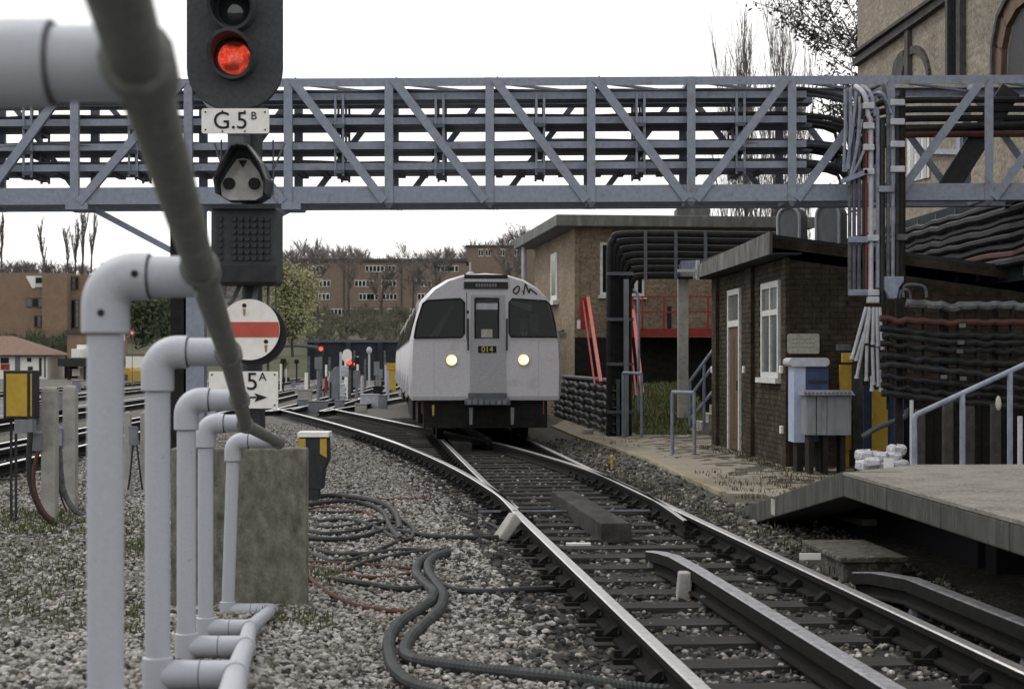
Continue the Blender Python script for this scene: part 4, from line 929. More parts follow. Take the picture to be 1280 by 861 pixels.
# roof with deep fascia
b = MB()
b.prism([HF(-.13, -.28, HZ+.22), HF(-.13, HW+.2, top(HW)-.02), HF(-.13, HW+.2, top(HW)+.03), HF(-.13, -.28, HZ+.27)], HF.a*(HL+.48)); b.build('roof', 'roof_felt', hut)
b = MB(); b.hexa([HF(-.36, -.32, HZ-.02), HF(-.36, -.28, HZ-.02), HF(HL+.36, -.28, HZ-.02), HF(HL+.36, -.32, HZ-.02), HF(-.36, -.32, HZ+.285), HF(-.36, -.28, HZ+.285), HF(HL+.36, -.28, HZ+.2), HF(HL+.36, -.32, HZ+.2)]); b.build('fascia', 'fascia', hut)
b = MB(); b.fb(HF, -.34, HL+.3, -.279, .12, HZ-.02, HZ+.0); b.build('soffit', 'roof_felt', hut)
b = MB(); b.prism([HF(-.125, -.278, HZ+.09), HF(-.125, HW+.2, top(HW)-.14), HF(-.125, HW+.2, top(HW)-.022), HF(-.125, -.278, HZ+.218)], HF.a*.03); b.build('end_fascia', 'brick_hut', hut)
# window: frame, sill, glazing bars, panes
b = MB()
for (a, c, e, f) in ((w0, w0+.09, wz0, wz1), (w1-.09, w1, wz0, wz1), (w0+.09, w1-.09, wz1-.09, wz1), (w0+.09, w1-.09, wz0, wz0+.08)): b.fb(HF, a, c, -.03, .011, e, f)
wf = b.build('window', 'whitepaint', hut)
zt = wz0+(wz1-wz0)*.68; wm = (w0+w1)/2
b = MB(); b.fb(HF, w0+.09, w1-.09, -.026, .011, zt-.04, zt+.04); b.build('transom', 'whitepaint', wf)
for (e, f) in ((wz0+.08, zt-.04), (zt+.04, wz1-.09)):
    b = MB(); b.fb(HF, wm-.04, wm+.04, -.022, .011, e, f); b.build('glazing_bar', 'whitepaint', wf)
    for (a, c) in ((w0+.09, wm-.04), (wm+.04, w1-.09)): b = MB(); b.fb(HF, a, c, .0, .010, e, f); b.build('pane', 'pane_grey', wf)
b = MB(); b.fb(HF, w0-.1, w1+.1, -.09, .05, wz0-.075, wz0-.002); b.build('sill', 'whitepaint', wf)
# door with transom light
dzm = dz1*.79
b = MB()
for (a, c, e, f) in ((d0, d0+.09, 0, dz1), (d1-.09, d1, 0, dz1), (d0+.09, d1-.09, dz1-.09, dz1), (d0+.09, d1-.09, dzm-.05, dzm+.05)): b.fb(HF, a, c, -.03, .011, e, f)
df = b.build('door_frame', 'whitepaint', hut)
b = MB(); b.fb(HF, d0+.09, d1-.09, .0, .010, dzm+.05, dz1-.09); b.build('pane', 'pane_grey', df)
b = MB(); b.fb(HF, d0+.09, d1-.09, -.002, .011, .04, dzm-.05); dr_ = b.build('door', 'brown_door', hut)
for (a, c) in ((d0+.16, (d0+d1)/2-.03), ((d0+d1)/2+.03, d1-.16)): b = MB(); b.fb(HF, a, c, -.01, -.001, .2, dzm-.2); b.build('door_panel', 'brown_door', dr_)
b = MB(); b.fb(HF, d0+.11, d0+.15, -.05, -.001, 1.0, 1.16); b.build('handle', 'black', dr_)
for px, py in ((934, 462), (981, 462), (981.5, 537), (894, 462)):
    s, z = along(px, py); b = MB(); b.fb(HF, s-.05, s+.05, -.075, -.03 if px in (934, 894) else -.0, z-.055, z+.055); b.build('bulkhead_lamp', 'white', hut, bevel=.012)
# lamp arm on the fascia corner
b = MB(); p = HF(HL-.2, -.32, HZ+.1); b.bar(p, p+V((-.35, 0, .0)), .05, .05); b.box(p.x-.03, p.x+.03, p.y-.05, p.y+.05, p.z-.16, p.z+.18); b.build('lamp_arm', 'conduit_white', hut)
# plaque on the end wall
E_ = lambda px, py, dy=0: P(px, py, 23.37)+V((0, dy, 0))
b = MB(); b.prism([V(p) for p in [E_(x, y, -.02) for x, y in rrect(1004, 429.5, 20, 12.5, 3)]], (0, .03, 0)); pq = b.build('plaque', 'plaque', hut)
for k, yy_ in enumerate((423, 428, 433)):
    for x in np.arange(990, 1018, 4.2): b = MB(); b.prism([E_(x, yy_, -.0225), E_(x+3, yy_, -.0225), E_(x+3, yy_+1.5, -.0225), E_(x, yy_+1.5, -.0225)], (0, .002, 0)); b.build('worn_lettering', 'grime', pq)
# vent cowls on the roof
def cowl(px0, px1, py0, py1, D, label):
    p0 = P(px0, py1, D); p1 = P(px1, py0, D); wd = (p1.x-p0.x); h = p1.z-p0.z
    F = Frame((p0.x+wd*.40, D, p0.z-.12), .62); hw = wd*.36; Lc = wd*.62
    t = thing('vent_cowl', label, 'roof vent', F(0, 0, 0))
    prof = [(-hw, 0), (-hw, h+.12-hw)]+[(-hw*math.cos(R(a)), h+.12-hw+hw*math.sin(R(a))) for a in range(15, 180, 15)]+[(hw, h+.12-hw), (hw, 0)]
    b = MB(); b.prism([F(0, x, z) for x, z in prof], F.a*Lc); b.build('shell', 'vent', t, smooth=False)
    for k in range(6):
        s = Lc*(k+.5)/6; pp = [(x*1.06, z+.012) for x, z in prof]; b = MB(); b.prism([F(s-.012, x, z) for x, z in pp], F.a*.024); b.build('rib', 'vent', t)
    b = MB(); b.tube([F(-.012, x, z) for x, z in prof], .022, 6); b.build('rim', 'conduit_white', t)
    b = MB(); b.prism([F(-.006, x*.86, z*.98) for x, z in prof], F.a*.004); b.build('grille', 'cabinet', t)
cowl(970, 1010, 259, 300, 24.6, 'ribbed arched vent cowl on the hut roof, the left one')
cowl(1018, 1060, 255, 304, 24.3, 'ribbed arched vent cowl on the hut roof, right beside the riser')
# ------------------------------------------------------------- cabinets, boards and sacks before the hut
CD = 22.3; C_ = lambda px, py, dy=0, D=None: P(px, py, D or CD)+V((0, dy, 0))
def cbox(b, x0, x1, y0, y1, dep, D=CD, dy=0):
    p, q = P(x0, y1, D), P(x1, y0, D); return b.box(p.x, q.x, D+dy, D+dy+dep, p.z, q.z)
t = thing('blue_cabinet', 'tall blue cabinet with pale blue side and rounded white top against the hut', 'cabinet', (C_(1010, 0).x, CD+.2, .0))
b = MB(); cbox(b, 1007.2, 1036, 455, 552, .45); b.build('blue_front', 'bluepaint', t, bevel=.006)
b = MB(); cbox(b, 992, 1007, 455, 553, .45, dy=-.012); b.build('pale_blue_panel', 'paleblue', t, bevel=.006)
b = MB(); b.prism([C_(x, y, -.06) for x, y in rrect(1011, 452.5, 25, 5.5, 5)], (0, .55, 0)); b.build('rounded_top', 'conduit_white', t)
b = MB(); cbox(b, 1010, 1034, 475, 479, .02, dy=-.01); b.build('dark_label', 'black', t)
b = MB(); cbox(b, 996, 1004, 553, 590, .3); cbox(b, 1024, 1032, 552, 590, .3); b.build('plinth', 'under', t)
t = thing('grey_cabinet', 'dented grey metal cabinet on a dark stand in front of the yellow board', 'cabinet', (C_(1036, 0, 0, 21.7).x, 21.7, -.1))
b = MB(); cbox(b, 1034.5, 1064, 494, 544, .4, 21.7); b.build('case', 'cabinet', t, bevel=.006)
for x in (1008, 1021.5): b = MB(); cbox(b, x, x+12.6, 494, 544, .4, 21.7, dy=.02); b.build('door', 'cabinet', t, bevel=.008)
b = MB(); p = [C_(1004, 494, -.05, 21.7), C_(1068, 494, -.05, 21.7), C_(1066, 488, .05, 21.7), C_(1006, 488, .05, 21.7)]; b.prism(p, (0, .45, 0)); b.build('lid', 'cabinet', t)
for x in np.arange(1006, 1066, 5): b = MB(); b.bar(C_(x, 494.5, -.055, 21.7), C_(x, 490, -.04, 21.7), .03, .02); b.build('lid_clip', 'grey_iron', t)
for x in (1012, 1030, 1052): b = MB(); cbox(b, x, x+6, 544, 592, .3, 21.7, dy=.05); b.build('leg', 'under', t)
t = None
for i, (x0, x1, y0, y1, m, dp, lab, nm) in enumerate([(1050, 1066, 456, 562, 'yellow', 22.5, 'narrow yellow board behind the grey cabinet', 'yellow_board'), (1053, 1066, 441, 453, 'yellow', 22.45, 'small yellow plate topping the board behind the grey cabinet', 'yellow_board'), (1091, 1110, 487, 563, 'yellow', 22.6, 'yellow board right of the splayed conduits', 'yellow_board'), (1080, 1090, 482, 565, 'bluepaint', 22.7, 'narrow blue board left of the right hand yellow board', 'blue_board'), (1112, 1130, 488, 562, 'bluepaint', 22.75, 'dull blue board right of the right hand yellow board', 'blue_board'), (1066, 1079, 456, 566, 'timber', 22.4, 'dark timber post between the two yellow boards', 'timber_post')]):
    b = MB(); cbox(b, x0, x1, y0, y1, .08, dp); 
    if i in (0, 2, 5): cbox(b, x0+3, x1-4, y1, y1+22, .06, dp, dy=.01)
    tag(b.build(nm, m, bevel=.006), lab, 'board' if i < 5 else 'post')
b = MB(); b.tube(smoothpath([C_(1064, 543, -.7), C_(1082, 532, -.7), C_(1105, 524, -.65), C_(1118, 519, -.6), C_(1121, 508, -.6)], 5), .035, 8); tag(b.build('bent_pipe', 'grey_iron', smooth=True), 'dark bent pipe running from the grey cabinet past the yellow board', 'pipe')
b = MB(); cbox(b, 1047, 1064, 430, 438, .12, 22.9); tag(b.build('wall_fitting', 'grey_iron'), 'dark fitting on the hut wall left of the riser', 'fitting')
b = MB(); b.bar(C_(1116, 495, -.2), C_(1116, 566, -.2), .03, .03, up=(0, 1, 0)); tag(b.build('thin_post', 'conduit_blue'), 'thin pale post in front of the dull blue board', 'post')
# sacks
def sack(px, py, wpx, hpx, D, rz, lab):
    b = MB(); c = P(px, py, D); wm, hm = wpx/FPX*D, hpx/FPX*D; bm = []
    n, m = 10, 7
    for i in range(m+1):
        tt = PI*i/m; kk = 1+random.uniform(-.1, .1)
        for j in range(n):
            a = 2*PI*j/n; ca, sa = math.cos(a), math.sin(a); q = lambda v: math.copysign(abs(v)**.55, v)
            k = 1+random.uniform(-.08, .08)
            bm.append(c+V((wm/2*q(math.sin(tt))*q(ca)*k, .16*q(math.sin(tt))*q(sa)*k, hm/2*q(math.cos(tt))*k+hm*random.uniform(-.09, .09))))
    b.add(bm, [(i*n+j, (i+1)*n+j, (i+1)*n+(j+1) % n, i*n+(j+1) % n) for i in range(m) for j in range(n)])
    tag(b.build('plastic_sack', 'bag', smooth=False), lab, 'sack', 'white sacks heaped at the platform end')
SKL = 'crumpled white plastic sack heaped at the foot of the yellow board'
for (px, py, wp, hp, dd) in ((1082, 581, 25, 15, 0), (1103, 583, 28, 14, .05), (1122, 581, 24, 15, .1), (1080, 569, 22, 14, .1), (1097, 571, 24, 14, .15), (1114, 571, 24, 14, .2), (1121, 562, 22, 13, .25), (1090, 577, 20, 12, -.1)): sack(px, py, wp, hp, 18.2+dd, 0, {(1082, 581): 'bottom left white plastic sack of the heap by the platform', (1103, 583): 'white plastic sack at the bottom middle of the heap', (1122, 581): 'bottom right white plastic sack nearest the handrail foot', (1080, 569): 'white plastic sack on the top left of the heap', (1097, 571): 'white plastic sack in the middle of the heap, upper layer', (1114, 571): 'white plastic sack under the topmost one of the heap', (1121, 562): 'topmost white plastic sack of the heap by the handrail', (1090, 577): 'small white plastic sack at the front of the heap, left'}[(px, py)])
b = MB(); p = P(1108, 582, 18.0); b.box(p.x-.05, p.x+.05, p.y-.12, p.y-.1, p.z-.08, p.z+.09); tag(b.build('white_card', 'white'), 'small white card leaning on the heap of sacks', 'card')

# ------------------------------------------------------------- platform
PF = Frame((2.47, 12.55, 0), -.043); PZ = .548
b = MB(); b.fb(PF, -11, 0, -.037, 7.5, PZ-.022, PZ); 
b.prism([PF(0, 0, PZ), PF(0, 7.5, PZ), PF(.9, 7.5, PZ), PF(.9, .75, PZ)], (0, 0, -.06)); pfm = tag(b.build('station_platform', 'platform', base=PF(0, 0, 0)), kind='structure')
d = 0; k = 0
while d > -11:
    L = 1.22; b = MB(); b.fb(PF, d-L+.008, d-.0, -.035, .42, PZ-.18, PZ-.024); b.build('coping_slab', 'slab_edge', pfm, bevel=.012); d -= L
b = MB(); b.fb(PF, -11, .1, 1.35, 7.4, -.25, PZ-.065); b.build('retaining_wall', 'dark_gap', pfm)  # wall and piers coloured near black to paint the deep shade below
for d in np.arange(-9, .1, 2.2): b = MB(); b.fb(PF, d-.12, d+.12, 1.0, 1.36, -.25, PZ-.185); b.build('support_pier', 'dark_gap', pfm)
# ramp falling away from the platform end
RL = 4.35; rz = lambda d: PZ-(PZ+.10)*d/RL
d = 0; n = 4
b = MB(); b.hexa([PF(0, .4, PZ-.1), PF(0, 1.6, PZ-.1), PF(RL, 1.6, -.2), PF(RL, .4, -.2), PF(0, .4, PZ-.002), PF(0, 1.6, PZ-.002), PF(RL, 1.6, -.102), PF(RL, .4, -.102)]); pr2 = tag(b.build('platform_ramp', 'platform', base=PF(0, 0, 0)), kind='structure')
for i in range(n):
    a, c = RL*i/n+.004, RL*(i+1)/n-.004
    b = MB(); b.hexa([PF(a, -.035, rz(a)-.18), PF(a, .42, rz(a)-.18), PF(c, .42, rz(c)-.18), PF(c, -.035, rz(c)-.18), PF(a, -.035, rz(a)+.006), PF(a, .42, rz(a)+.006), PF(c, .42, rz(c)+.006), PF(c, -.035, rz(c)+.006)]); b.build('coping_slab', 'slab_edge', pr2, bevel=.01)
b = MB(); b.prism([PF(.1, 1.0, -.25), PF(RL-.6, 1.0, -.25), PF(RL-.6, 1.0, rz(RL-.6)-.15), PF(.1, 1.0, PZ-.15)], PF.b*.4); b.build('retaining_wall', 'dark_gap', pr2)  # near-black colour again in place of the shade under the ramp
p0 = G(950, 640, -.1); b = MB(); 
b.fb(PF, 2.52, 2.7, -.042, -.036, rz(2.6)-.16, rz(2.6)-.02); b.build('pale_patch', 'concrete', pr2)
# sloping handrail behind the platform
t = thing('ramp_handrail', 'pale grey tubular handrail sloping up to the right behind the platform end', 'handrail', P(1200, 600, 15.5))
Q_ = lambda px, py: P(px, py, 15.5)
b = MB(); b.tube(smoothpath([Q_(1143, 545), Q_(1143, 526), Q_(1145, 519), Q_(1152, 515)], 4)+[Q_(1280, 456), Q_(1340, 428)], .024, 10); b.build('top_rail', 'conduit_blue', t, smooth=True)
for x, yt in ((1143, 540), (1203, 492), (1262.5, 465), (1322, 437)): b = MB(); b.tube([Q_(x, 625), Q_(x, yt)], .026, 10); b.build('post', 'conduit_blue', t, smooth=True)
for x, y0, m, D, lab in ((1186, 500, 'timber', 17.5, 'brown timber post behind the sloping handrail, nearest the white sacks'), (1151, 512, 'timber', 17.5, 'brown post close behind the foot of the sloping handrail'), (1246, 505, 'timber', 17.8, 'brown timber post behind the right half of the sloping handrail'), (1213, 508, 'timber', 17.8, 'greenish timber post behind the middle of the sloping handrail')):
    b = MB(); p = P(x, y0, D); b.box(p.x-.045, p.x+.045, D, D+.09, -.15, p.z); tag(b.build('timber_post', m), lab, 'post')
b = MB(); p = P(1275, 520, 16.5); b.tube([(p.x, p.y, -.1), (p.x, p.y, p.z)], .025, 8); tag(b.build('thin_post', 'conduit_white', smooth=True), 'thin white post at the right edge behind the handrail', 'post')
b = MB(); p = P(1139.5, 500, 16.2); b.tube([(p.x, p.y, -.1), (p.x, p.y, p.z)], .018, 8); tag(b.build('thin_post', 'conduit_white', smooth=True), 'thin white post beside the foot of the sloping handrail', 'post')
b = MB(); b.ball(P(1248, 504, 17), .03, .03, .075); tag(b.build('insulator', 'plaque', smooth=True), 'pale egg shaped insulator under the cable rack', 'insulator')
# dark boarded screen behind rack and handrail
t = thing('boarded_screen', 'dark boarded screen under the cable rack behind the handrail', 'fence', P(1200, 560, 22.9))
for i in range(16):
    x = 1132+12*i; b = MB(); p, q = P(x, 0, 22.9), P(x+11.4, 0, 22.9); b.box(p.x, q.x, 22.9+.01*(i % 2), 22.98, -.15, 1.1+random.uniform(-.02, .02)); b.build('board', 'under', t)

# ------------------------------------------------------------- big brick building, upper right
BF = Frame((8.10, 40, -.1), -.043); bwz = 17
bb = thing('brick_building', 'tall pale brick station building with arches and sloping string course at upper right', 'building', BF(0, 0, 0))
b = MB(); b.fb(BF, -24, 0, 0, 9, 0, bwz); b.build('wall', 'brick_big', bb)
def bw(px, py):   # on the wall plane
    dx = (px-640)/FPX; o, a = BF.o, BF.a; s = (dx*o.y-o.x)/(a.x-dx*a.y); y = o.y+a.y*s; return s, CAMZ-(py-YH)/FPX*y+.1
def wallbar(name, m, pts, wd, pr_, k=None):
    b = MB()
    q = [bw(*p) for p in pts]
    for (s0, z0), (s1, z1) in zip(q, q[1:]):
        b.bar(BF(s0, -pr_/2, z0), BF(s1, -pr_/2, z1), pr_, wd, up=BF.b.cross(BF(s1, 0, z1)-BF(s0, 0, z0)))
    return b.build(name, m, bb)
wallbar('string_course', 'stone_trim', [(1072.6, 79), (1150, 25), (1196, -8), (1260, -55)], .16, .14)
wallbar('string_course', 'stone_trim', [(1072.6, 70), (1150, 17), (1196, -15), (1260, -62)], .07, .22)
wallbar('pilaster', 'stone_trim', [(1138, 36), (1138, 100)], .26, .10)
wallbar('pilaster', 'stone_trim', [(1205, -20), (1205, 100)], .24, .12)
wallbar('downpipe', 'black', [(1199, -30), (1199, 95)], .14, .25)
# arches
def arch(cxp, cyp, rx, ry, m, wd, pr_, name='arch'):
    return wallbar(name, m, [(cxp+rx*math.cos(R(a))*-1, cyp-ry*math.sin(R(a))) for a in range(0, 181, 15)], wd, pr_)
arch(1146, 100, 17, 38, 'stone_trim', .16, .06)
wallbar('arch', 'brown_door', [(1254, 100), (1255, 60), (1262, 25), (1276, 0), (1300, -20)], .34, .10)
wallbar('arch', 'stone_trim', [(1249, 100), (1250, 58), (1257, 20), (1270, -6), (1292, -28)], .10, .16)
b = MB(); q = [bw(x, y) for x, y in ((1262, 105), (1263, 62), (1270, 30), (1284, 5), (1310, -10), (1340, 100))]; b.prism([BF(s, -.03, z) for s, z in q], BF.b*.025); b.build('arched_window', 'black', bb)
b = MB(); q = [bw(x, y) for x, y in ((1116, 96), (1118, 80), (1124, 68), (1130, 63), (1130, 96))]; b.prism([BF(s, -.03, z) for s, z in q], BF.b*.025); b.build('arched_recess', 'stone_trim', bb)
# lower window with white frame and pipes, seen through the girder
q = [bw(x, y) for x, y in ((1136, 228), (1136, 168), (1163, 168), (1163, 222))]
b = MB(); b.prism([BF(s, -.03, z) for s, z in q], BF.b*.02); wn = b.build('window', 'whitepaint', bb)
for x in (1140, 1148, 1156): 
    q = [bw(a, c) for a, c in ((x, 224), (x, 172), (x+4.5, 172), (x+4.5, 222))]; b = MB(); b.prism([BF(s, -.04, z) for s, z in q], BF.b*.008); b.build('pane', 'pane_grey', wn)
wallbar('downpipe', 'conduit_blue', [(1207, 165), (1207, 235)], .2, .14)
wallbar('wall_ledge', 'conduit_blue', [(1150, 189), (1205, 190)], .10, .1)
# cables slanting along the building
for i in range(8):
    X = 6.55; z = 2.72+i*.115; pts = []
    for t_ in np.linspace(0, 1, 29):
        y = 20.5+13*t_; pts.append(V((X-.043*(y-26)+.03*(i % 3), y, z-.05*abs(math.sin(PI*t_*13))*(.25+.75*(math.sin(i*7.3+int(t_*13)*3.1)*.5+.5)))))
    b = MB(); b.tube(pts, (.058, .05, .055, .045, .06, .048, .056, .05)[i], 7); tag(b.build('wall_cable', ('cable' if i in (0, 5) else 'cable_red' if i == 1 else 'cable_black'), smooth=True), 'dark cable of the sheaf rising right below the girder, %s' % ('lowest', 'second from the bottom', 'third from the bottom', 'fourth from the bottom', 'fifth from the bottom', 'sixth from the bottom', 'second from the top', 'topmost')[i], 'cable', 'cables slung along the building below the girder')
t = thing('cable_brackets', 'row of dark wall brackets holding the slanting cables below the girder', 'cable bracket', (6.6, 26, 2.5))
for y in np.arange(20.5, 33.6, 1.0): b = MB(); b.bar((6.62-.043*(y-26), y, 2.5), (6.62-.043*(y-26), y, 3.65), .05, .03, up=(0, 1, 0)); b.build('bracket', 'grey_iron', t)
b = MB(); b.hexa([V((6.68-.043*(y-26), y, z)) for z in (2.5, 3.72) for y in (20.4, 33.6)][0:0] or [V((6.70+.24, 20.4, 2.45)), V((6.74+.24, 20.4, 2.45)), V((6.74-.327, 33.6, 2.45)), V((6.70-.327, 33.6, 2.45)), V((6.70+.24, 20.4, 3.72)), V((6.74+.24, 20.4, 3.72)), V((6.74-.327, 33.6, 3.72)), V((6.70-.327, 33.6, 3.72))]); b.build('cable_shade_board', 'dark_wall', t)  # dark board added to paint the shade between the cables
for y in (22, 27, 32): b = MB(); b.box(6.64, 6.80, y-.05, y+.05, -.1, 3.6); b.build('bracket_post', 'under', t)

# ------------------------------------------------------------- yellow brick building beyond the train
YF = Frame((P(719, 0, 42).x, 42, -.1), -.117); YHt = 4.75
yb_ = thing('yellow_brick_building', 'flat roofed yellow brick building with white windows right of the train', 'building', YF(0, 0, 0))
b = MB(); b.fb(YF, 0, 7.6, 0, 5.6, 0, YHt); b.build('wall', 'brick_yel', yb_)
b = MB(); b.prism([YF(-.55, -.55, YHt+.002), YF(-.55, 5.9, YHt+.002), YF(8.2, 5.9, YHt+.002), YF(8.2, -.55, YHt+.002)], (0, 0, .28)); b.build('roof_slab', 'roof_conc', yb_, bevel=.02)
def yl(px, py):  # side wall
    dx = (px-640)/FPX; o, a = YF.o, YF.a; s = (dx*o.y-o.x)/(a.x-dx*a.y); return s, CAMZ-(py-YH)/FPX*(o.y+a.y*s)+.1
def yf(px, py):  # front wall
    dx = (px-640)/FPX; o, a = YF.o, YF.b; s = (dx*o.y-o.x)/(a.x-dx*a.y); return s, CAMZ-(py-YH)/FPX*(o.y+a.y*s)+.1
(s0, z1), (s1, _), (_, z0) = yl(697.5, 315), yl(690, 315), yl(694, 376)
b = MB(); b.fb(YF, s0, s1, -.04, -.002, z0, z1); wn = b.build('window', 'whitepaint', yb_)
b = MB(); b.fb(YF, s0+.18, s1-.18, -.046, -.041, z0+.15, z1-.15); b.build('pane', 'pane_grey', wn)
b = MB(); b.fb(YF, s0-.15, s1+.15, -.16, -.002, z0-.12, z0-.003); b.build('sill', 'whitepaint', wn)
for (xa, xb, ya, yb2) in ((750, 772, 303, 369), (786, 805, 345, 370)):
    (s0, z1), (s1, _), (_, z0) = yf(xa, ya), yf(xb, ya), yf(xa, yb2)
    b = MB(); b.fb(YF, -.04, -.002, s0, s1, z0, z1); wn = b.build('window', 'whitepaint', yb_); n = 2
    for k in range(n): a, c = s0+.06+(s1-s0-.06)*k/n, s0+(s1-s0-.0)*(k+1)/n-.06; b = MB(); b.fb(YF, -.046, -.041, a, c, z0+.07, z1-.07); b.build('pane', 'glass', wn)
    b = MB(); b.fb(YF, -.12, -.003, s0-.05, s1+.05, z0-.08, z0-.003); b.build('sill', 'whitepaint', wn)
b = MB(); s, z = yf(729, 400); b.fb(YF, -.3, .02, -.06, .06, 0.0, YHt-.003); b.build('corner_downpipe', 'stone_trim', yb_) if False else None
b = MB(); b.fb(YF, -.02, .12, -.02, .10, 0, YHt-.003); b.build('corner_pier', 'brick_yel', yb_)
q = P(868, 262, 44); b = MB(); b.box(q.x-.5, q.x+.35, 43.5, 44.3, q.z-.25, q.z+.0); b.box(q.x-.42, q.x+.28, 43.6, 44.2, q.z+.0, q.z+.14); b.build('roof_tank', 'roof_conc', yb_, bevel=.03)
p = P(655, 315, 49); b = MB(); b.tube([(p.x, p.y, .0), (p.x, p.y, P(655, 308, 49).z)], .07, 8); b.build('downpipe', 'conduit_white', yb_, smooth=True)
b = MB(); b.bar(YF(1.5, -.08, 3.55-1.3), YF(7, -.08, 3.55-1.45), .05, .05); b.build('pipe', 'stone_trim', yb_)
# red balcony and stairs
SD_ = 40.2; W_ = lambda px, py, dy=0: P(px, py, SD_)+V((0, dy, 0))
t = thing('red_balcony', 'red railed balcony across the front of the yellow brick building', 'balcony', W_(840, 500))
b = MB(); b.prism([W_(790, 411), W_(905, 410), W_(905, 420.5), W_(790, 421)], (0, .06, 0)); b.build('edge_beam', 'redpaint', t)
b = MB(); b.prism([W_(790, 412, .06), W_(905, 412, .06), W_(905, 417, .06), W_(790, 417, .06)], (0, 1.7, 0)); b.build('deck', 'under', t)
for y in (371, 390): b = MB(); b.bar(W_(790, y), W_(905, y), .035, .035); b.build('rail', 'redpaint', t)
for x in (791, 803, 830, 858, 885): b = MB(); b.bar(W_(x, 371), W_(x, 412), .045, .045, up=(0, 1, 0)); b.build('post', 'redpaint', t)
b = MB(); b.prism([W_(720, 421, .8), W_(905, 421, .8), W_(905, 520, .8), W_(720, 520, .8)], (0, .1, 0)); b.build('undercroft_shade_sheet', 'under', t)  # dark sheet painted as the shade below the deck
b = MB(); b.bar(W_(839, 382, .5), W_(839, 411, .5), .1, .1, up=(0, 1, 0)); b.build('drain_pipe', 'black', t)
for (xa, xb, lab) in ((735, 751, 'left'), (793, 803, 'right')):
    t = thing('red_stair_string', 'faded red stair string and rail, %s one of the flight down from the balcony' % lab, 'stair', P(xb, 485, 35))
    pts = [P(xa, 372, 41), P(xb, 478, 35)] if lab == 'left' else [P(790, 374, 41), P(803, 492, 35)]
    b = MB(); b.bar(pts[0], pts[1], .07, .07); b.build('string', 'pinkred', t)
    b = MB(); b.bar(pts[0]+V((-.12, .1, -.05)), pts[1]+V((-.12, .1, -.05)), .035, .035); b.build('rail', 'redpaint', t)
b = MB(); q0, q1 = P(725, 372, 41), P(736, 412, 41); b.box(q0.x, q1.x, 41, 41.05, q1.z, q0.z); tag(b.build('red_sheet', 'redpaint'), 'small red panel at the head of the stair beside the building corner', 'panel')
q0, q1 = P(721.5, 400, 40.9), P(725.5, 411, 40.9); b = MB(); b.box(q0.x, q1.x, 40.9, 40.95, q1.z, q0.z); tag(b.build('white_notice', 'white'), 'tiny white notice beside the red panel at the stair head', 'notice')

# ------------------------------------------------------------- cable column and overhead run
KD2 = 33.0; O_ = lambda px, py, dy=0: P(px, py, KD2)+V((0, dy, 0))
for i in range(7):
    xv = 763+4*i; yv = 293+8.5*(6-i) if False else 292+8.6*i; xv = 762+(4.2*i)
    pts = [O_(xv, 545, .05*i), O_(xv, 470, .05*i), O_(xv, 400, .05*i), O_(xv, yv+24, .05*i), O_(xv+4, yv+8, .05*i), O_(xv+14, yv+1, .05*i), O_(840, yv, .05*i), O_(900, yv+1, .05*i), O_(990, yv+2, .05*i)]
    b = MB(); b.tube(smoothpath(pts, 5), .066, 8); tag(b.build('bundled_cable', 'cable_black', smooth=True), 'black cable climbing the column and bending right overhead, %s' % ('topmost', 'second from the top', 'third from the top', 'fourth from the top', 'fifth from the top', 'sixth from the top', 'seventh from the top', 'eighth from the top', 'lowest')[i], 'cable', 'cables bending over from the column to the hut')
t = thing('cable_column', 'dark steel column carrying the cable bundle beside the train', 'column', O_(770, 545))
b = MB(); cbox(b, 764, 789, 300, 545, .1, KD2+.45); b.build('column', 'under', t)
for y in (397, 453, 513, 340): b = MB(); cbox(b, 759, 792, y, y+4, .08, KD2-.1); b.build('clamp', 'grey_iron', t)
for (x, z0) in ((805, 290), (843, 288), (880, 290)): b = MB(); cbox(b, x, x+4, 289, 350, .06, KD2-.09); b.build('hanger', 'grey_iron', t)
b = MB(); cbox(b, 780, 786, 349, 545, .15, KD2-.2); tag(b.build('steel_post', 'cabinet'), 'slim grey steel post against the cable column', 'post')
b = MB(); cbox(b, 848, 860.5, 343, 522, .2, KD2+.3); tag(b.build('steel_post', 'concrete'), 'wide pale grey post standing in the grass under the overhead cables', 'post')
t = thing('floodlight', 'boxy pale floodlight on top of the wide grey post', 'floodlight', O_(870, 345))
b = MB(); b.prism([O_(851, 326, .0), O_(889, 325, .0), O_(889, 338, .0), O_(849, 338, .0)], (0, .4, 0)); b.build('lamp_housing', 'conduit_blue', t, bevel=.02)
b = MB(); b.prism([O_(847, 338, -.02), O_(889, 338, -.02), O_(886, 346, -.02), O_(850, 346, -.02)], (0, .4, 0)); b.build('reflector', 'cabinet', t, bevel=.02)
b = MB(); b.tube(smoothpath([P(786, 364, 36), P(792, 363, 36), P(797, 370, 36), P(798, 385, 36), P(798.5, 520, 36)], 4), .03, 8); tag(b.build('lamp_standard', 'conduit_blue', smooth=True), 'thin pale lamp standard with a curved head behind the cable column', 'lamp post')
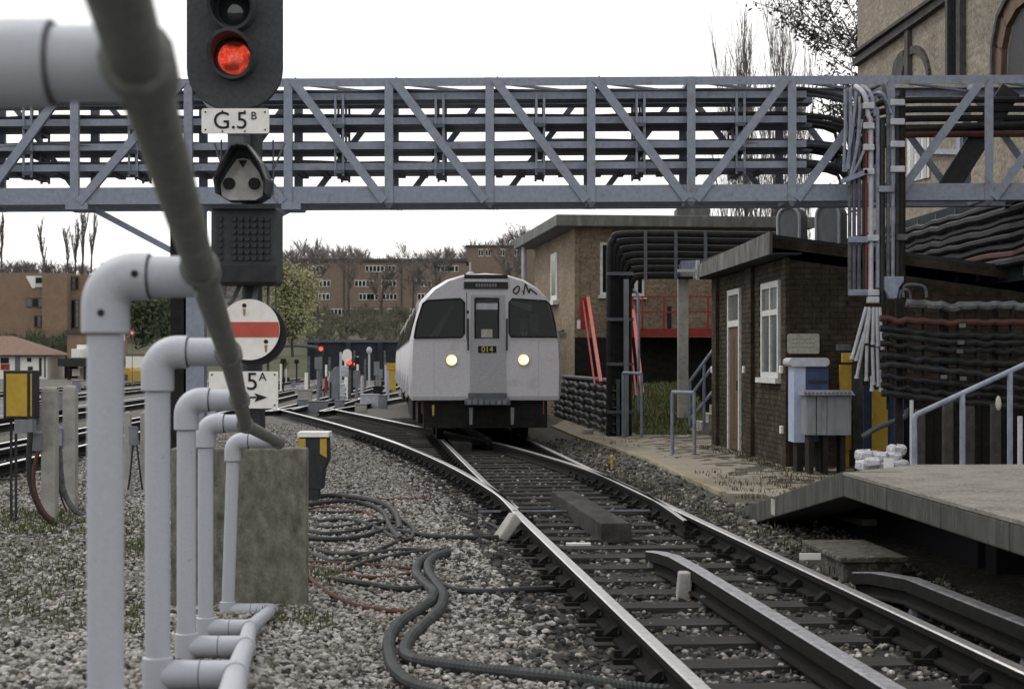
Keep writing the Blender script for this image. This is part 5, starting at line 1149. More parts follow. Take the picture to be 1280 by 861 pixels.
# rack of cables along the ground beside the train
rr = thing('trackside_cable_rack', 'low rack hung with black cables along the right side of the train', 'cable rack', P(750, 535, 34))
def rkp(t_, z): return V((2.05-.9*t_, 33+14*t_, z))
for k in range(12):
    t_ = k/11*.9; b = MB(); b.bar(rkp(t_, -.1), rkp(t_, .96), .06, .06, up=(0, 1, 0)); 
    for i in range(6): q = rkp(t_, .05+.16*i); b.bar(q+V((-.22, -.02, -.05)), q+V((0, -.02, -.05)), .05, .02)
    b.build('hanger_bracket', 'grey_iron', rr)
b = MB(); b.tube([rkp(x, .98) for x in np.linspace(0, .9, 10)], .05, 7); b.build('top_pipe', 'cable_grey', rr, smooth=True)
for i in range(6):
    b = MB(); b.tube([rkp(t_, .06+.16*i-(.02+.05*(math.sin(i*5.1+int(t_*12.2)*2.7)*.5+.5))*abs(math.sin(PI*t_*12.2)))+V((-.12, -.05, 0)) for t_ in np.linspace(-.0, .9, 60)], .055, 7)
    tag(b.build('rack_cable', 'cable_black', smooth=True), 'black cable on the low rack right of the train, %s' % ('lowest', 'second from the bottom', 'third from the bottom', 'third from the top', 'second from the top', 'topmost under the pipe')[i], 'cable', 'cables on the low rack beside the train')
# pipe hoops on the path
def hoop(px0, px1, pyt, pyb, D, lab):
    t = thing('hoop_barrier', lab, 'barrier', P((px0+px1)/2, pyb, D)); r = .028
    b = MB(); b.tube([P(px0, pyt, D), P(px1, pyt+1, D-.25)], r*1.1, 8); b.build('top_bar', 'conduit_blue', t, smooth=True)
    for x, d in ((px0, D), (px1, D-.25)): b = MB(); b.tube([P(x, pyt, d), P(x, pyb, d)], r, 8); b.build('leg', 'conduit_blue', t, smooth=True)
hoop(840.5, 868, 490, 568, 26.6, 'grey pipe hoop barrier standing on the path nearest the hut')
hoop(779, 802, 466, 546, 32, 'farther grey pipe hoop barrier beside the cable column')
# concrete steps with handrails left of the hut
t = thing('steps', 'dark steps with pale handrails climbing right behind the hut', 'steps', P(880, 520, 34))
for i in range(9): b = MB(); p = P(868, 522, 33.5); b.box(p.x+.14*i, p.x+1.6, 33.5, 34.6, -.15+.16*i, .01+.16*i); b.build('step', 'concrete', t)
for (ya, yb3) in ((478, 425), (497, 446), (526, 478)):
    b = MB(); b.tube([P(861, ya, 33.3), P(905, yb3-6, 33.3)], .03, 8); b.build('handrail', 'conduit_blue', t, smooth=True)
for x, y in ((862, 478), (880, 455)): b = MB(); b.tube([P(x, y, 33.3), P(x, 532, 33.3)], .03, 8); b.build('rail_post', 'conduit_blue', t, smooth=True)

# ------------------------------------------------------------- train
TF = Frame((-.44, 28.8, 0), -.075); px2 = lambda px: (px-606)/74.07; pz = lambda py: CAMZ-(py-YH)/74.07
SEC = [(-1.25, .71), (-1.29, .80), (-1.30, 1.30), (-1.28, 1.68), (-1.22, 1.95), (-1.09, 2.40), (-.90, 2.60), (-.66, 2.745), (-.37, 2.83), (0, 2.86), (.37, 2.83), (.66, 2.745), (.90, 2.60), (1.09, 2.40), (1.22, 1.95), (1.28, 1.68), (1.30, 1.30), (1.29, .80), (1.25, .71)]
def carriage(F, name, label, L, front):
    t = thing(name, label, 'train' if front else 'train carriage', F(0, 0, 0), None)
    b = MB(); n = len(SEC); rings = [(.0, .955, -.03), (.05, .985, -.01), (.16, 1.0, 0), (L, 1, 0)] if front else [(0, 1, 0), (L, 1, 0)]
    vs = []
    for d, k, dz in rings: vs += [F(d, x*k, z+(dz if z > 2.3 else 0)) for x, z in SEC]
    b.add(vs, [(r*n+i, r*n+(i+1) % n, (r+1)*n+(i+1) % n, (r+1)*n+i) for r in range(len(rings)-1) for i in range(n)]+([] if front else [tuple(range(n))[::-1]])+[tuple(range((len(rings)-1)*n, len(rings)*n))])
    b.build('body', 'alu', t, smooth=True)
    # side windows and doors
    for sd in (-1, 1):
        d = 1.0; kk = 0
        while d < L-1.5:
            wdt = .62 if kk % 3 == 0 else 1.25
            door = kk % 3 == 0
            def sp(dd, z): 
                x = np.interp(z, [s[1] for s in SEC[2:6]], [-s[0] for s in SEC[2:6]]); return F(dd, sd*(x+.012), z)
            b = MB(); q = [sp(d, 1.72), sp(d+wdt, 1.72), sp(d+wdt, 2.36), sp(d, 2.36)]
            b.prism(q if sd > 0 else q[::-1], F.b*(.02*sd)); b.build('side_window', 'glass', t)
            if door:
                for dd in (d-.16, d+wdt+.1):
                    b = MB(); q = [sp(dd, .75), sp(dd+.06, .75), sp(dd+.06, 2.42), sp(dd, 2.42)]; b.prism(q if sd > 0 else q[::-1], F.b*(.035*sd)); b.build('door_pillar', 'alu', t)
            d += wdt+.42; kk += 1
    b = MB()
    for d0_, d1_ in ((2.2, 4.6), (L-4.6, L-2.2)):
        b.fb(F, d0_, d1_, -1.1, 1.1, .24, .62)
    b.fb(F, .5 if front else .1, L-.1, -1.05, 1.05, .45, .705); b.fb(F, 5.2, L-5.2, -1.15, 1.15, .2, .60); b.build('underframe', 'under', t)
    for d in (1.3 if front else 2.4, 3.2 if front else 4.3, L-4.3, L-2.4):
        for s in (-.74, .74):
            b = MB(); b.tube([F(d, s-.06, .39), F(d, s+.06, .39)], .39, 20); b.build('wheel', 'rust', t, smooth=True)
        b = MB(); b.tube([F(d, -.74, .39), F(d, .74, .39)], .07, 8); b.build('axle', 'under', t)
    return t
tn = carriage(TF, 'tube_train', 'silver tube train with two lit headlamps facing the camera', 16.0, True)
car2 = carriage(Frame(TF(16.6, -.0, 0), -.075), 'tube_carriage', 'second silver carriage just showing behind the leading one', 16.0, False)
T_ = lambda px, py, d=0: TF(d, px2(px), pz(py))
def tp(name, m, pts, d0, d1, parent=tn, bevel=0):
    b = MB(); b.prism([T_(x, y, d0) for x, y in pts], TF.a*(d1-d0)); return b.build(name, m, parent, bevel=bevel)
LW = [(516.5, 422.5), (520, 403), (527.5, 379.5), (533, 376), (574, 373.5), (579, 378), (579, 417), (575, 421.5)]
RW = [(638, 421), (635, 416), (635, 378), (639, 373.5), (681, 376), (686, 380), (692, 402), (695.5, 421)]
from mathutils.geometry import tessellate_polygon
outer = [(x*.955, z+(-.03 if z > 2.3 else 0)) for x, z in SEC]
DW = [(592.5, 373), (621.5, 373), (621.5, 422.5), (592.5, 422.5)]
loops = [outer]+[[(px2(x), pz(y)) for x, y in q] for q in (LW, RW, DW)]
tr_ = tessellate_polygon([[V((x, z, 0)) for x, z in L] for L in loops]); flat = [p for L in loops for p in L]
b = MB(); b.add([TF(0, x, z) for x, z in flat], [tuple(t) for t in tr_]); b.build('front_panel', 'alu', tn)
b = MB(); n = len(SEC); b.add([TF(d, x*.94, z*.985) for d in (.03, 1.25) for x, z in SEC], [(i, (i+1) % n, (i+1) % n+n, i+n) for i in range(n)]+[tuple(range(n, 2*n))]); b.build('cab_lining', 'lining', tn)
b = MB(); b.fb(TF, .05, .42, -1.1, -.35, .8, 1.74); b.fb(TF, .05, .42, .30, 1.1, .8, 1.74); b.build('driving_desk', 'lining', tn)
b = MB(); b.prism([TF(.10, .42, 2.40), TF(.16, .80, 2.33), TF(.18, .78, 2.22), TF(.12, .42, 2.34)], TF.a*.01); b.build('reflection_visor', 'alu_door', tn)  # pale visor panel, added in place of a windscreen reflection
b = MB(); b.prism([TF(1.2, -.95, 1.75), TF(1.2, -.55, 2.35), TF(1.2, -.48, 2.35), TF(1.2, -.80, 1.75)], TF.a*.02); b.fb(TF, 1.22, 1.24, .85, 1.0, 1.5, 2.2); b.build('cab_reflection_strips', 'alu_door', tn)  # pale strips inside the cab, standing in for streaks reflected in the windscreen
for wpts in (LW, RW):
    cxm = sum(p[0] for p in wpts)/8; cym = sum(p[1] for p in wpts)/8
    sc_ = lambda k: [(cxm+(x-cxm)*k, cym+(y-cym)*k) for x, y in wpts]
    
    b = MB(); q = [T_(x, y, -.012) for x, y in wpts]; b.tube(q+[q[0]], .016, 6); fr = b.build('cab_window', 'rubber', tn); tp('pane', 'clear', sc_(.99), -.006, -.003, fr)
tp('window_pillar', 'alu', [(578, 372), (589, 372), (589, 424), (578, 424)], -.012, .02)
tp('window_pillar', 'alu', [(629, 372), (635.5, 372), (635.5, 424), (629, 424)], -.012, .02)
dl = [[(587, 369), (630, 369), (631, 497), (586, 497)], DW]; fl_ = [p for L in dl for p in L]
b = MB(); b.add([T_(x, y, -.02) for x, y in fl_], [tuple(t) for t in tessellate_polygon([[V((x, y, 0)) for x, y in L] for L in dl])]); 
for L in ([0, 1, 2, 3],): b.add([T_(*fl_[i], d) for i in L for d in (-.02, .02)], [(0, 1, 3, 2), (2, 3, 5, 4), (4, 5, 7, 6), (6, 7, 1, 0)])
dr = b.build('cab_door', 'alu_door', tn)
b = MB(); q = [T_(x, y, -.022) for x, y in DW]; b.tube(q+[q[0]], .018, 6); df_ = b.build('door_window_frame', 'rubber', dr)
tp('pane', 'clear', [(592.5, 373), (621.5, 373), (621.5, 422.5), (592.5, 422.5)], -.016, -.013, df_)
tp('white_blind', 'conduit_white', [(592.5, 379), (621.5, 379), (621.5, 387), (592.5, 387)], -.022, -.018, df_)
tp('paper_notice', 'plaque', [(600, 411.5), (614, 411.5), (614, 422), (600, 422)], -.022, -.018, df_)
nb = tp('number_panel', 'ink', [(596, 432.5), (619, 432.5), (619, 441), (596, 441)], -.026, -.02, dr)
words('014', .135, 'yellow_text', 'lettering', nb, T_(607.5, 436.8, -.032)).rotation_euler.z = math.atan(.075)
tp('door_step', 'grey_iron', [(584, 491), (632, 491), (632, 498), (584, 498)], -.06, .02)
for x in (583.5, 632): b = MB(); b.tube([T_(x, 398, -.06), T_(x, 438, -.06)], .014, 8); b.tube([T_(x, 400, -.06), T_(x, 400, .0)], .012, 6); b.tube([T_(x, 436, -.06), T_(x, 436, .0)], .012, 6); b.build('grab_rail', 'black', tn, smooth=True)
tp('door_seam', 'rubber', [(581.5, 366), (582.3, 366), (582.3, 424), (581.5, 424)], -.015, -.011); tp('door_lock', 'black', [(582, 388), (584.5, 388), (584.5, 392), (582, 392)], -.03, -.011)
tp('roof_marker', 'black', [(579, 343.5), (633, 343.5), (633, 348.5), (579, 348.5)], -.035, .3)
db = tp('destination_box', 'black', [(578.5, 352.5), (633.5, 352.5), (633.5, 361), (578.5, 361)], -.03, .05)
tp('white_strip', 'alu', [(579, 348.6), (633, 348.6), (633, 352.4), (579, 352.4)], -.03, .05)
for x in np.arange(593, 619, 3.4): tp('blind_mark', 'blind_ink', [(x, 354.6), (x+2.4, 354.6), (x+2.4, 358.6), (x, 358.6)], -.032, -.029, db)
for x, y in ((563, 450), (653, 449.5)):
    b = MB(); b.disc(T_(x, y, -.035), .10, nrm=-TF.a, depth=.05, n=22); hl = b.build('headlamp', 'alu', tn, smooth=True)
    b = MB(); b.disc(T_(x, y, -.04), .088, nrm=-TF.a, depth=.012, n=22); b.build('lamp_glass', 'headlamp', hl)
    b = MB(); b.ball(T_(x+1.2, y-.5, -.045), .055, .02, .06); b.build('lamp_core', 'lampglow', hl, smooth=True); b = MB(); b.bar(T_(x-.3, y-5.5, -.058), T_(x+.6, y+3, -.075), .012, .01); b.build('lamp_bar', 'brown_door', hl)
tp('lower_edge', 'alu_door', [(515, 495.5), (583, 495.5), (583, 499.5), (515, 499.5)], -.012, .0); tp('lower_edge', 'alu_door', [(633, 495), (698, 495), (698, 499), (633, 499)], -.012, .0)
for x in (541, 672): tp('panel_seam', 'alu_door', [(x, 426), (x+.5, 426), (x+.5, 495), (x, 495)], -.003, .0)
for x0_, x1_ in ((512, 583), (634, 700)): tp('waist_seam', 'alu_door', [(x0_, 425.2), (x1_, 425.2), (x1_, 425.8), (x0_, 425.8)], -.004, .0)
# scrawled tag on the cab roof
for pts in ([(640, 362), (646, 357.5), (648, 361), (644, 367), (640, 364), (643, 360)], [(651, 363.5), (652, 364.2)], [(653, 368), (655, 357), (656, 355.5), (660, 366), (661, 361), (665, 364), (670, 367.5)]):
    b = MB(); b.tube(smoothpath([T_(x, y, -.012) for x, y in pts], 4), .011, 5); b.build('graffiti_stroke', 'ink', tn)
# coupler and gear under the cab
b = MB(); b.fb(TF, -.30, .6, -.36, .40, .63, .735); cp = b.build('coupler', 'grey_iron', tn, bevel=.02)
for k in range(7): b = MB(); b.fb(TF, -.32, -.30, -.33+k*.1, -.27+k*.1, .645, .72); b.build('coupler_contact', 'cabinet', cp)
for x in (586.5, 638): tp('coupler_arm', 'cabinet', [(x-2, 509), (x+2.5, 509), (x+1.8, 530), (x-1.5, 530)], -.2, -.1)
b = MB(); b.fb(TF, .1, .5, -1.05, 1.05, .24, .70); b.build('headstock', 'under', tn)
tp('yellow_hose', 'yellow', [(538.5, 506), (541.5, 506), (541, 519), (539, 519)], -.1, -.05); tp('red_hose', 'conduit_red', [(677, 500), (678.5, 500), (678.5, 518), (677, 518)], -.1, -.05)
# aerial bracket on a pole above the cab
b = MB(); p = P(588, 344, 46); b.tube([p, P(588, 328, 46)], .03, 6); b.ball(p, .13, .13, .1); tag(b.build('lamp_fitting', 'conduit_white', smooth=True), 'small pale lamp on a stalk just above the train roof', 'lamp')
b = MB(); p = P(490, 470, 85); b.box(p.x-.16, p.x+.16, 85, 85.3, -.15, P(0, 454, 85).z); b.box(p.x-.26, p.x+.26, 84.95, 85.35, P(0, 462, 85).z, P(0, 454, 85).z+.01); tag(b.build('yellow_post', 'yellow'), 'yellow post standing left of the train', 'post')

# ------------------------------------------------------------- the driver behind the right hand cab window
def person():
    o0 = TF(.80, .70, 1.24); R_ = lambda x, y, z: o0+TF.b*x+TF.a*y+V((0, 0, z))
    vs, es, rs = [], [], []
    def add(p, r, par=None):
        vs.append(R_(*p)); rs.append(r); i = len(vs)-1
        if par is not None: es.append((par, i))
        return i
    pel = add((0, 0, .12), (.15, .11)); w_ = add((0, 0, .30), (.14, .10), pel); ch = add((0, -.01, .50), (.165, .115), w_); nk0 = add((0, -.01, .66), (.07, .07), ch); nk = add((0, -.02, .74), (.055, .055), nk0); hd = add((0, -.03, .83), (.078, .088), nk); tp_ = add((0, -.03, .93), (.07, .085), hd)
    for s in (-1, 1):
        hip = add((.10*s, -.05, .10), (.085, .085), pel); kn = add((.13*s, -.42, .10), (.062, .062), hip); an = add((.13*s, -.40, -.28), (.042, .042), kn); add((.14*s, -.52, -.31), (.035, .03), an)
        sh = add((.19*s, -.01, .58), (.06, .06), ch); el = add((.25*s, -.10, .34), (.046, .046), sh); wr_ = add((.16*s, -.33, .40), (.03, .03), el); pm = add((.14*s, -.40, .42), (.036, .018), wr_)
        for k in range(4):
            f1 = add((.14*s+(.024*k-.036), -.455, .415), (.009, .009), pm); f2 = add((.14*s+(.022*k-.033), -.485-.004*(k in (1, 2)), .385), (.008, .008), f1)
        th = add((.14*s-.045*s, -.40, .41), (.010, .010), pm); add((.14*s-.05*s, -.43, .39), (.009, .009), th)
    me = bpy.data.meshes.new('person'); loc = R_(0, 0, -.31)
    me.from_pydata([v-loc for v in vs], es, []); o = bpy.data.objects.new('person', me); COL.objects.link(o); o.location = loc; WL['person'] = loc
    sk = o.modifiers.new('skin', 'SKIN')
    for i, r in enumerate(rs): me.skin_vertices[0].data[i].radius = r
    me.skin_vertices[0].data[0].use_root = True
    ss = o.modifiers.new('sub', 'SUBSURF'); ss.levels = 1; ss.render_levels = 1
    me.materials.append(M['skin'])
    tag(o, 'driver in a dark jacket and pale shirt seated behind the right hand cab window', 'person')
    b = MB(); b.tube([R_(0, 0, .08), R_(0, 0, .3), R_(0, -.01, .5), R_(0, -.01, .6), R_(0, -.015, .67)], [.17, .168, .20, .185, .085], 14)
    for s in (-1, 1): b.tube([R_(.17*s, -.01, .60), R_(.25*s, -.10, .34), R_(.17*s, -.31, .395)], [.075, .06, .045], 10)
    b.build('jacket', 'jacket', o, smooth=True)
    b = MB(); b.prism([R_(-.05, -.215, .645), R_(.05, -.215, .645), R_(0, -.225, .42)], TF.a*.02); b.build('shirt_front', 'shirt', o)
    b = MB(); b.prism([R_(-.014, -.222, .64), R_(.014, -.222, .64), R_(.012, -.23, .46), R_(-.012, -.23, .46)], TF.a*.006); b.build('tie', 'ink', o)
    b = MB(); b.ball(R_(0, -.015, .905), .092, .10, .075, 12, 6); b.build('hair', 'hair', o, smooth=True)
    b = MB(); b.ball(R_(0, -.125, .845), .013, .02, .02, 6, 4); 
    for s in (-1, 1): b.ball(R_(.08*s, -.02, .845), .012, .02, .028, 6, 4)
    b.build('nose_and_ears', 'skin', o, smooth=True)
    b = MB()
    for s in (-1, 1): b.ball(R_(.03*s, -.112, .87), .011, .008, .007, 6, 4)
    b.ball(R_(0, -.112, .80), .022, .006, .005, 6, 4); b.build('eyes_and_mouth', 'hair', o)
person()
# ------------------------------------------------------------- trees
def grow(base, h, seed, levels=4, spread=.6, upright=.35, r0=None, kids=(3, 5), first=.25):
    rd = random.Random(seed); seg = []; tips = []
    def br(p, d, L, r, lev):
        n = 4 if lev == 0 else 3; q = p; dd = d
        for i in range(n):
            dd = (dd+V((rd.uniform(-1, 1), rd.uniform(-1, 1), rd.uniform(-.3, .6)))*.13).normalized()
            q2 = q+dd*(L/n); ra = r*(1-.6*i/n); rb = r*(1-.6*(i+1)/n); seg.append((q, q2, ra, rb, lev)); 
            if lev < levels and (i+1)/n > (first if lev == 0 else .2):
                for _ in range(rd.randint(*kids)):
                    a = rd.uniform(0, 2*PI); s = rd.uniform(spread*.6, spread*1.3)
                    nd = (dd*(1-s*.4)+V((math.cos(a)*s, math.sin(a)*s, upright))).normalized()
                    br(q2, nd, L*rd.uniform(.38, .62), rb*.62, lev+1)
            q = q2
        if lev >= levels-1: tips.append(q)
    br(V(base), V((0, 0, 1)), h*.62, r0 or h*.022, 0)
    return seg, tips
def segmesh(seg, mn=.0):
    b = MB()
    for p, q, ra, rb, lev in seg:
        d = (q-p).normalized(); x = d.orthogonal().normalized(); y = d.cross(x); k = 5 if lev == 0 else 3; o = len(b.v)
        for c, r in ((p, max(ra, mn)), (q, max(rb, mn))):
            for j in range(k):
                a = 2*PI*j/k; b.v.append(tuple(c+x*math.cos(a)*r+y*math.sin(a)*r))
        for j in range(k): b.f.append((o+j, o+(j+1) % k, o+k+(j+1) % k, o+k+j)); b.m.append(0)
    return b
def leaves(pts, n, size, rad, seed, flat=.0):
    rd = random.Random(seed); b = MB()
    for _ in range(n):
        c = rd.choice(pts)+V((rd.gauss(0, rad), rd.gauss(0, rad), rd.gauss(0, rad)))
        u = V((rd.gauss(0, 1), rd.gauss(0, 1), rd.gauss(0, 1))).normalized(); v_ = u.orthogonal().normalized(); s = size*rd.uniform(.5, 1.3)
        b.add([c-u*s, c+v_*s*.45, c+u*s, c-v_*s*.45], [(0, 1, 2, 3)])
    return b
def tree(name, base, h, seed, label, group=None, lv=4, leaf=None, nleaf=0, lsize=.2, lrad=.3, mn=.03, bark='twig', **kw):
    seg, tips = grow(base, h, seed, lv, **kw)
    t = thing(name, label, 'tree', base, group)
    segmesh([s for s in seg if s[4] == 0], mn).build('trunk', 'bark', t); segmesh([s for s in seg if s[4] > 0], mn).build('crown', bark, t)
    if leaf: leaves(tips, nleaf, lsize, lrad, seed).build('foliage', leaf, t)
    return t
def B(px, py, D): return P(px, py, D)

# ------------------------------------------------------------- far ground, embankment, hill
b = MB(); gx_ = np.linspace(-170, 170, 150); rows_ = [(142, -.2), (146, .0), (158, 3.2), (200, 5.0), (285, 9.2), (335, 10), (400, 16), (520, 31), (640, 33), (900, 26)]
vs = []; hk = lambda x, y: (1+.12*math.sin(x*.03+1)+.10*math.sin(x*.071)) if y > 390 else 1
for y, z0_ in rows_:
    for x in gx_: z = z0_; xx = x*(1+y/400); z = z if not (xx < -17 and y < 195) else (-.3 if y < 160 else .4); vs.append((x*(1+y/400), y, z*hk(x*(1+y/400), y)*(1 if y < 300 else (1-.36*sst(-x*(1+y/400), 60, 140)))+random.uniform(-.15, .15)*(y > 150)))
n = len(gx_); b.add(vs, [(j*n+i, j*n+i+1, (j+1)*n+i+1, (j+1)*n+i) for j in range(len(rows_)-1) for i in range(n-1)])
tag(b.build('embankment', 'bank', base=(0, 0, 0), smooth=True), kind='structure')
# dark retaining wall with bridge openings behind the yard
t = thing('retaining_wall', 'long dark retaining wall closing the yard behind the signals', 'wall', P(450, 470, 140))
b = MB(); p0, p1 = P(384, 470, 140), P(640, 428, 140); b.box(p0.x, p1.x, 140, 141.5, -.3, p1.z); b.build('wall', 'dark_wall', t)
b = MB(); b.box(p0.x-.2, p1.x, 139.8, 141.7, p1.z, p1.z+.22); b.build('coping', 'gantry_dark', t)
for x in np.arange(p0.x+.6, p1.x, 2.6): b = MB(); b.box(x, x+.4, 139.7, 140, -.3, p1.z); b.build('wall_pier', 'dark_wall', t)
b = MB(); b.tube(smoothpath([P(x, y, 138) for x, y in ((338, 446), (346, 436), (360, 432), (380, 432.5), (398, 435), (404, 440))], 4), .16, 6); tag(b.build('arched_pipe', 'cable_grey', smooth=True), 'pale curved pipe arching beside the far red signal', 'pipe')

# ------------------------------------------------------------- flats
def winmesh(w_, h_, panes, name='window'):
    b = MB(); b.box(-w_/2, w_/2, -.05, .05, 0, h_); fr = meshonly(b, name, 'whitepaint')
    b = MB(); pw = w_/panes
    for k in range(panes): b.box(-w_/2+pw*k+.09, -w_/2+pw*(k+1)-.09, -.08, -.06, .12, h_-.12)
    return fr, meshonly(b, 'panes', 'glass')
fl = thing('apartment_block', 'long brown brick apartment block with rows of white windows behind bare trees', 'apartment block', P(465, 395, 300))
fa_, fb_ = P(335, 327, 300), P(582, 327, 300)
b = MB(); b.box(fa_.x, fb_.x, 300, 312, 4, fa_.z); b.build('wall', 'brick_flat', fl)
b = MB(); b.box(fa_.x-.3, fb_.x+.3, 299.6, 312.4, fa_.z, fa_.z+.5); b.build('parapet', 'stone_trim', fl)
WMS = {n_: winmesh(n_*.66, 1.15, n_) for n_ in (2, 3, 4, 5)}
for row, grp in ((340, [(349, 2), (358, 2), (395, 4), (466, 4), (485, 4), (553, 5), (566, 3)]), (358.5, [(406, 3), (455, 5), (486, 4), (378, 3), (530, 4)]), (375, [(405, 3), (458, 4), (466, 3), (487, 4), (380, 3), (531, 4)]), (394, [(420, 5), (441, 4), (466, 4), (492, 3), (522, 4)])):
    for px, n_ in grp:
        f_ = piece(WMS[n_][0], 'window', fl, P(px, row, 299.97)); g_ = bpy.data.objects.new('panes', WMS[n_][1]); COL.objects.link(g_); g_.parent = f_
for px in (372, 430, 502, 545): q = P(px, 0, 299.9); b = MB(); b.tube([(q.x, q.y, 5), (q.x, q.y, fa_.z)], .12, 6); b.build('downpipe', 'stone_trim', fl)
f2 = thing('apartment_block', 'taller flat topped brown block showing above the train roof', 'apartment block', P(620, 350, 320))
q0, q1 = P(584, 308.5, 320), P(668, 308.5, 320); b = MB(); b.box(q0.x, q1.x, 320, 332, 5, q0.z); b.build('wall', 'brick_flat', f2)
b = MB(); b.box(q0.x-.3, q1.x+.3, 319.6, 332.4, q0.z, q0.z+.3); b.build('parapet', 'stone_trim', f2)
for px in (601, 610, 628, 646): 
    f_ = piece(WMS[2][0], 'window', f2, P(px, 320.5, 319.97), scale=(.7, 1, 1.2)); g_ = bpy.data.objects.new('panes', WMS[2][1]); COL.objects.link(g_); g_.parent = f_
# left flats
f3 = thing('apartment_block', 'stepped tan brick apartment block with deep dark balconies at far left', 'apartment block', P(50, 420, 190))
D3 = 190; def_ = lambda a, c, e, f, y0, y1: (P(a, f, D3), P(c, e, D3))
def f3box(name, m, a, c, e, f, dy0, dy1, par=None):
    p, q = P(a, f, D3), P(c, e, D3); b = MB(); b.box(p.x, q.x, D3+dy0, D3+dy1, p.z, q.z); return b.build(name, m, par or f3)
f3box('wall', 'brick_far', -70, 56, 341, 450, 0, 9); f3box('wall', 'brick_far', 56.2, 87, 342, 450, -1.2, 9); f3box('wall', 'brick_far', 87.2, 175, 343, 450, .6, 9)
f3box('parapet', 'stone_trim', -70, 175, 339.5, 341.5, -1.4, 9.2) if False else None
b = MB(); b.prism([P(32, 345, D3-.1), P(44, 345, D3-.1), P(44, 360, D3-.1), (P(40, 360, D3-.1))], (0, .09, 0)); b.build('white_screen', 'white', f3)
w_ = f3box('window', 'whitepaint', 44, 56, 345, 359, -.12, -.02); f3box('pane', 'glass', 45, 55.5, 347, 354, -.16, -.13, w_)
for i, (a, c, e, f) in enumerate(((33, 56, 372, 384), (43, 56, 394, 409), (88, 97, 345, 362), (88, 97.5, 374, 410), (120, 135, 374, 410), (150, 168, 374, 408))):
    w_ = f3box('window', 'brown_door', a, c, e, f, -.12 if a < 56 else .5, -.02 if a < 56 else .58)
    n_ = 3 if c-a > 12 else 2
    for k in range(n_): 
        u0 = a+(c-a)*k/n_+.7; u1 = a+(c-a)*(k+1)/n_-.7; f3box('pane', 'glass' if (k+i) % 2 else 'pane_grey', u0, u1, e+1.5, f-1, (-.16 if a < 56 else .44), (-.13 if a < 56 else .49), w_)
# white hut with brown hipped roof
HD = 150; t = thing('white_hut', 'white walled hut with a brown hipped roof at far left across the tracks', 'hut', P(20, 472, HD))
p, q = P(-50, 474, HD), P(59, 443, HD); b = MB(); b.box(p.x, q.x, HD, HD+6, p.z, q.z); b.build('wall', 'white', t)
e0, e1 = P(-56, 443.5, HD-.6), P(66, 443.5, HD-.6); r0, r1 = P(-25, 420, HD+3), P(17, 420, HD+3)
b = MB(); vs = [(e0.x, HD-.6, e0.z), (e1.x, HD-.6, e0.z), (e1.x, HD+6.6, e0.z), (e0.x, HD+6.6, e0.z), r0, r1]; b.add(vs, [(0, 1, 5, 4), (1, 2, 5), (2, 3, 4, 5), (3, 0, 4), (0, 3, 2, 1)]); b.build('roof', 'tile', t)
for a, c, e, f, m in ((1, 11, 447, 454, 'glass'), (1, 12, 455, 462, 'redpaint'), (19, 25, 446, 464, 'pane_grey'), (34, 39, 447, 452, 'glass'), (35, 41, 458, 466, 'black'), (49, 52, 447, 470, 'black'), (55.5, 57, 445, 472, 'black')):
    p, q = P(a, f, HD-.01), P(c, e, HD-.01); b = MB(); b.box(p.x, q.x, HD-.08, HD-.005, p.z, q.z); b.build('window' if m in ('glass', 'pane_grey') else 'door_panel', m, t)
b = MB(); b.box(e0.x, e1.x, HD-.62, HD-.6, e0.z-.14, e0.z-.0); b.build('gutter', 'black', t)
# canopy, van, stores and yellow vehicles
def slab(name, m, a, c, e, f, D, dep, lab, cat):
    p, q = P(a, f, D), P(c, e, D); b = MB(); b.box(p.x, q.x, D, D+dep, max(p.z, -.2), q.z); return tag(b.build(name, m, bevel=.03), lab, cat)
t = thing('dark_canopy', 'dark canopy over white stores beyond the left yard tracks', 'canopy', P(90, 470, 132))
for a, c, e, f, m, nm, d_ in ((72, 180, 448, 458, 'black', 'fascia', 0), (72, 88, 458, 473, 'under', 'back_panel', 2), (84, 87, 458, 475, 'under', 'post', .1), (104, 106, 458, 475, 'under', 'post', .1)):
    p, q = P(a, f, 132), P(c, e, 132); b = MB(); b.box(p.x, q.x, 132+d_, 132+d_+(4 if nm == 'fascia' else .3), p.z, q.z); b.build(nm, m, t)
slab('white_crate', 'white', 89, 100, 436, 447, 133, 2, 'white crate standing on the dark canopy, the shorter one', 'crate'); slab('white_crate', 'white', 96, 110, 431, 447.2, 134.4, 2, 'taller white crate standing on the dark canopy', 'crate')
slab('white_crate', 'white', 90, 100, 461, 470, 133.2, 2, 'white crate under the dark canopy', 'crate'); slab('white_crate', 'white', 101, 112, 459, 470, 134, 2, 'larger white crate under the dark canopy beside the post', 'crate')
t = thing('low_building', 'small flat tan building behind the white crates', 'building', P(100, 447, 150)); p, q = P(84, 447, 150), P(140, 417, 150); b = MB(); b.box(p.x, q.x, 150, 156, -.2, q.z); b.build('wall', 'brick_far', t)
b = MB(); b.box(p.x-.2, q.x+.2, 149.8, 156.2, q.z, q.z+.3); b.build('roof', 'stone_trim', t)
t = thing('white_container', 'white container with an orange top behind the yellow wagons', 'container', P(167, 460, 122)); p, q = P(157, 462, 122), P(182, 445, 122); b = MB(); b.box(p.x, q.x, 122, 126, p.z, q.z); b.build('side', 'white', t)
b = MB(); b.box(p.x, q.x, 121.98, 126, q.z, q.z+.16); b.build('orange_top', 'tile', t)
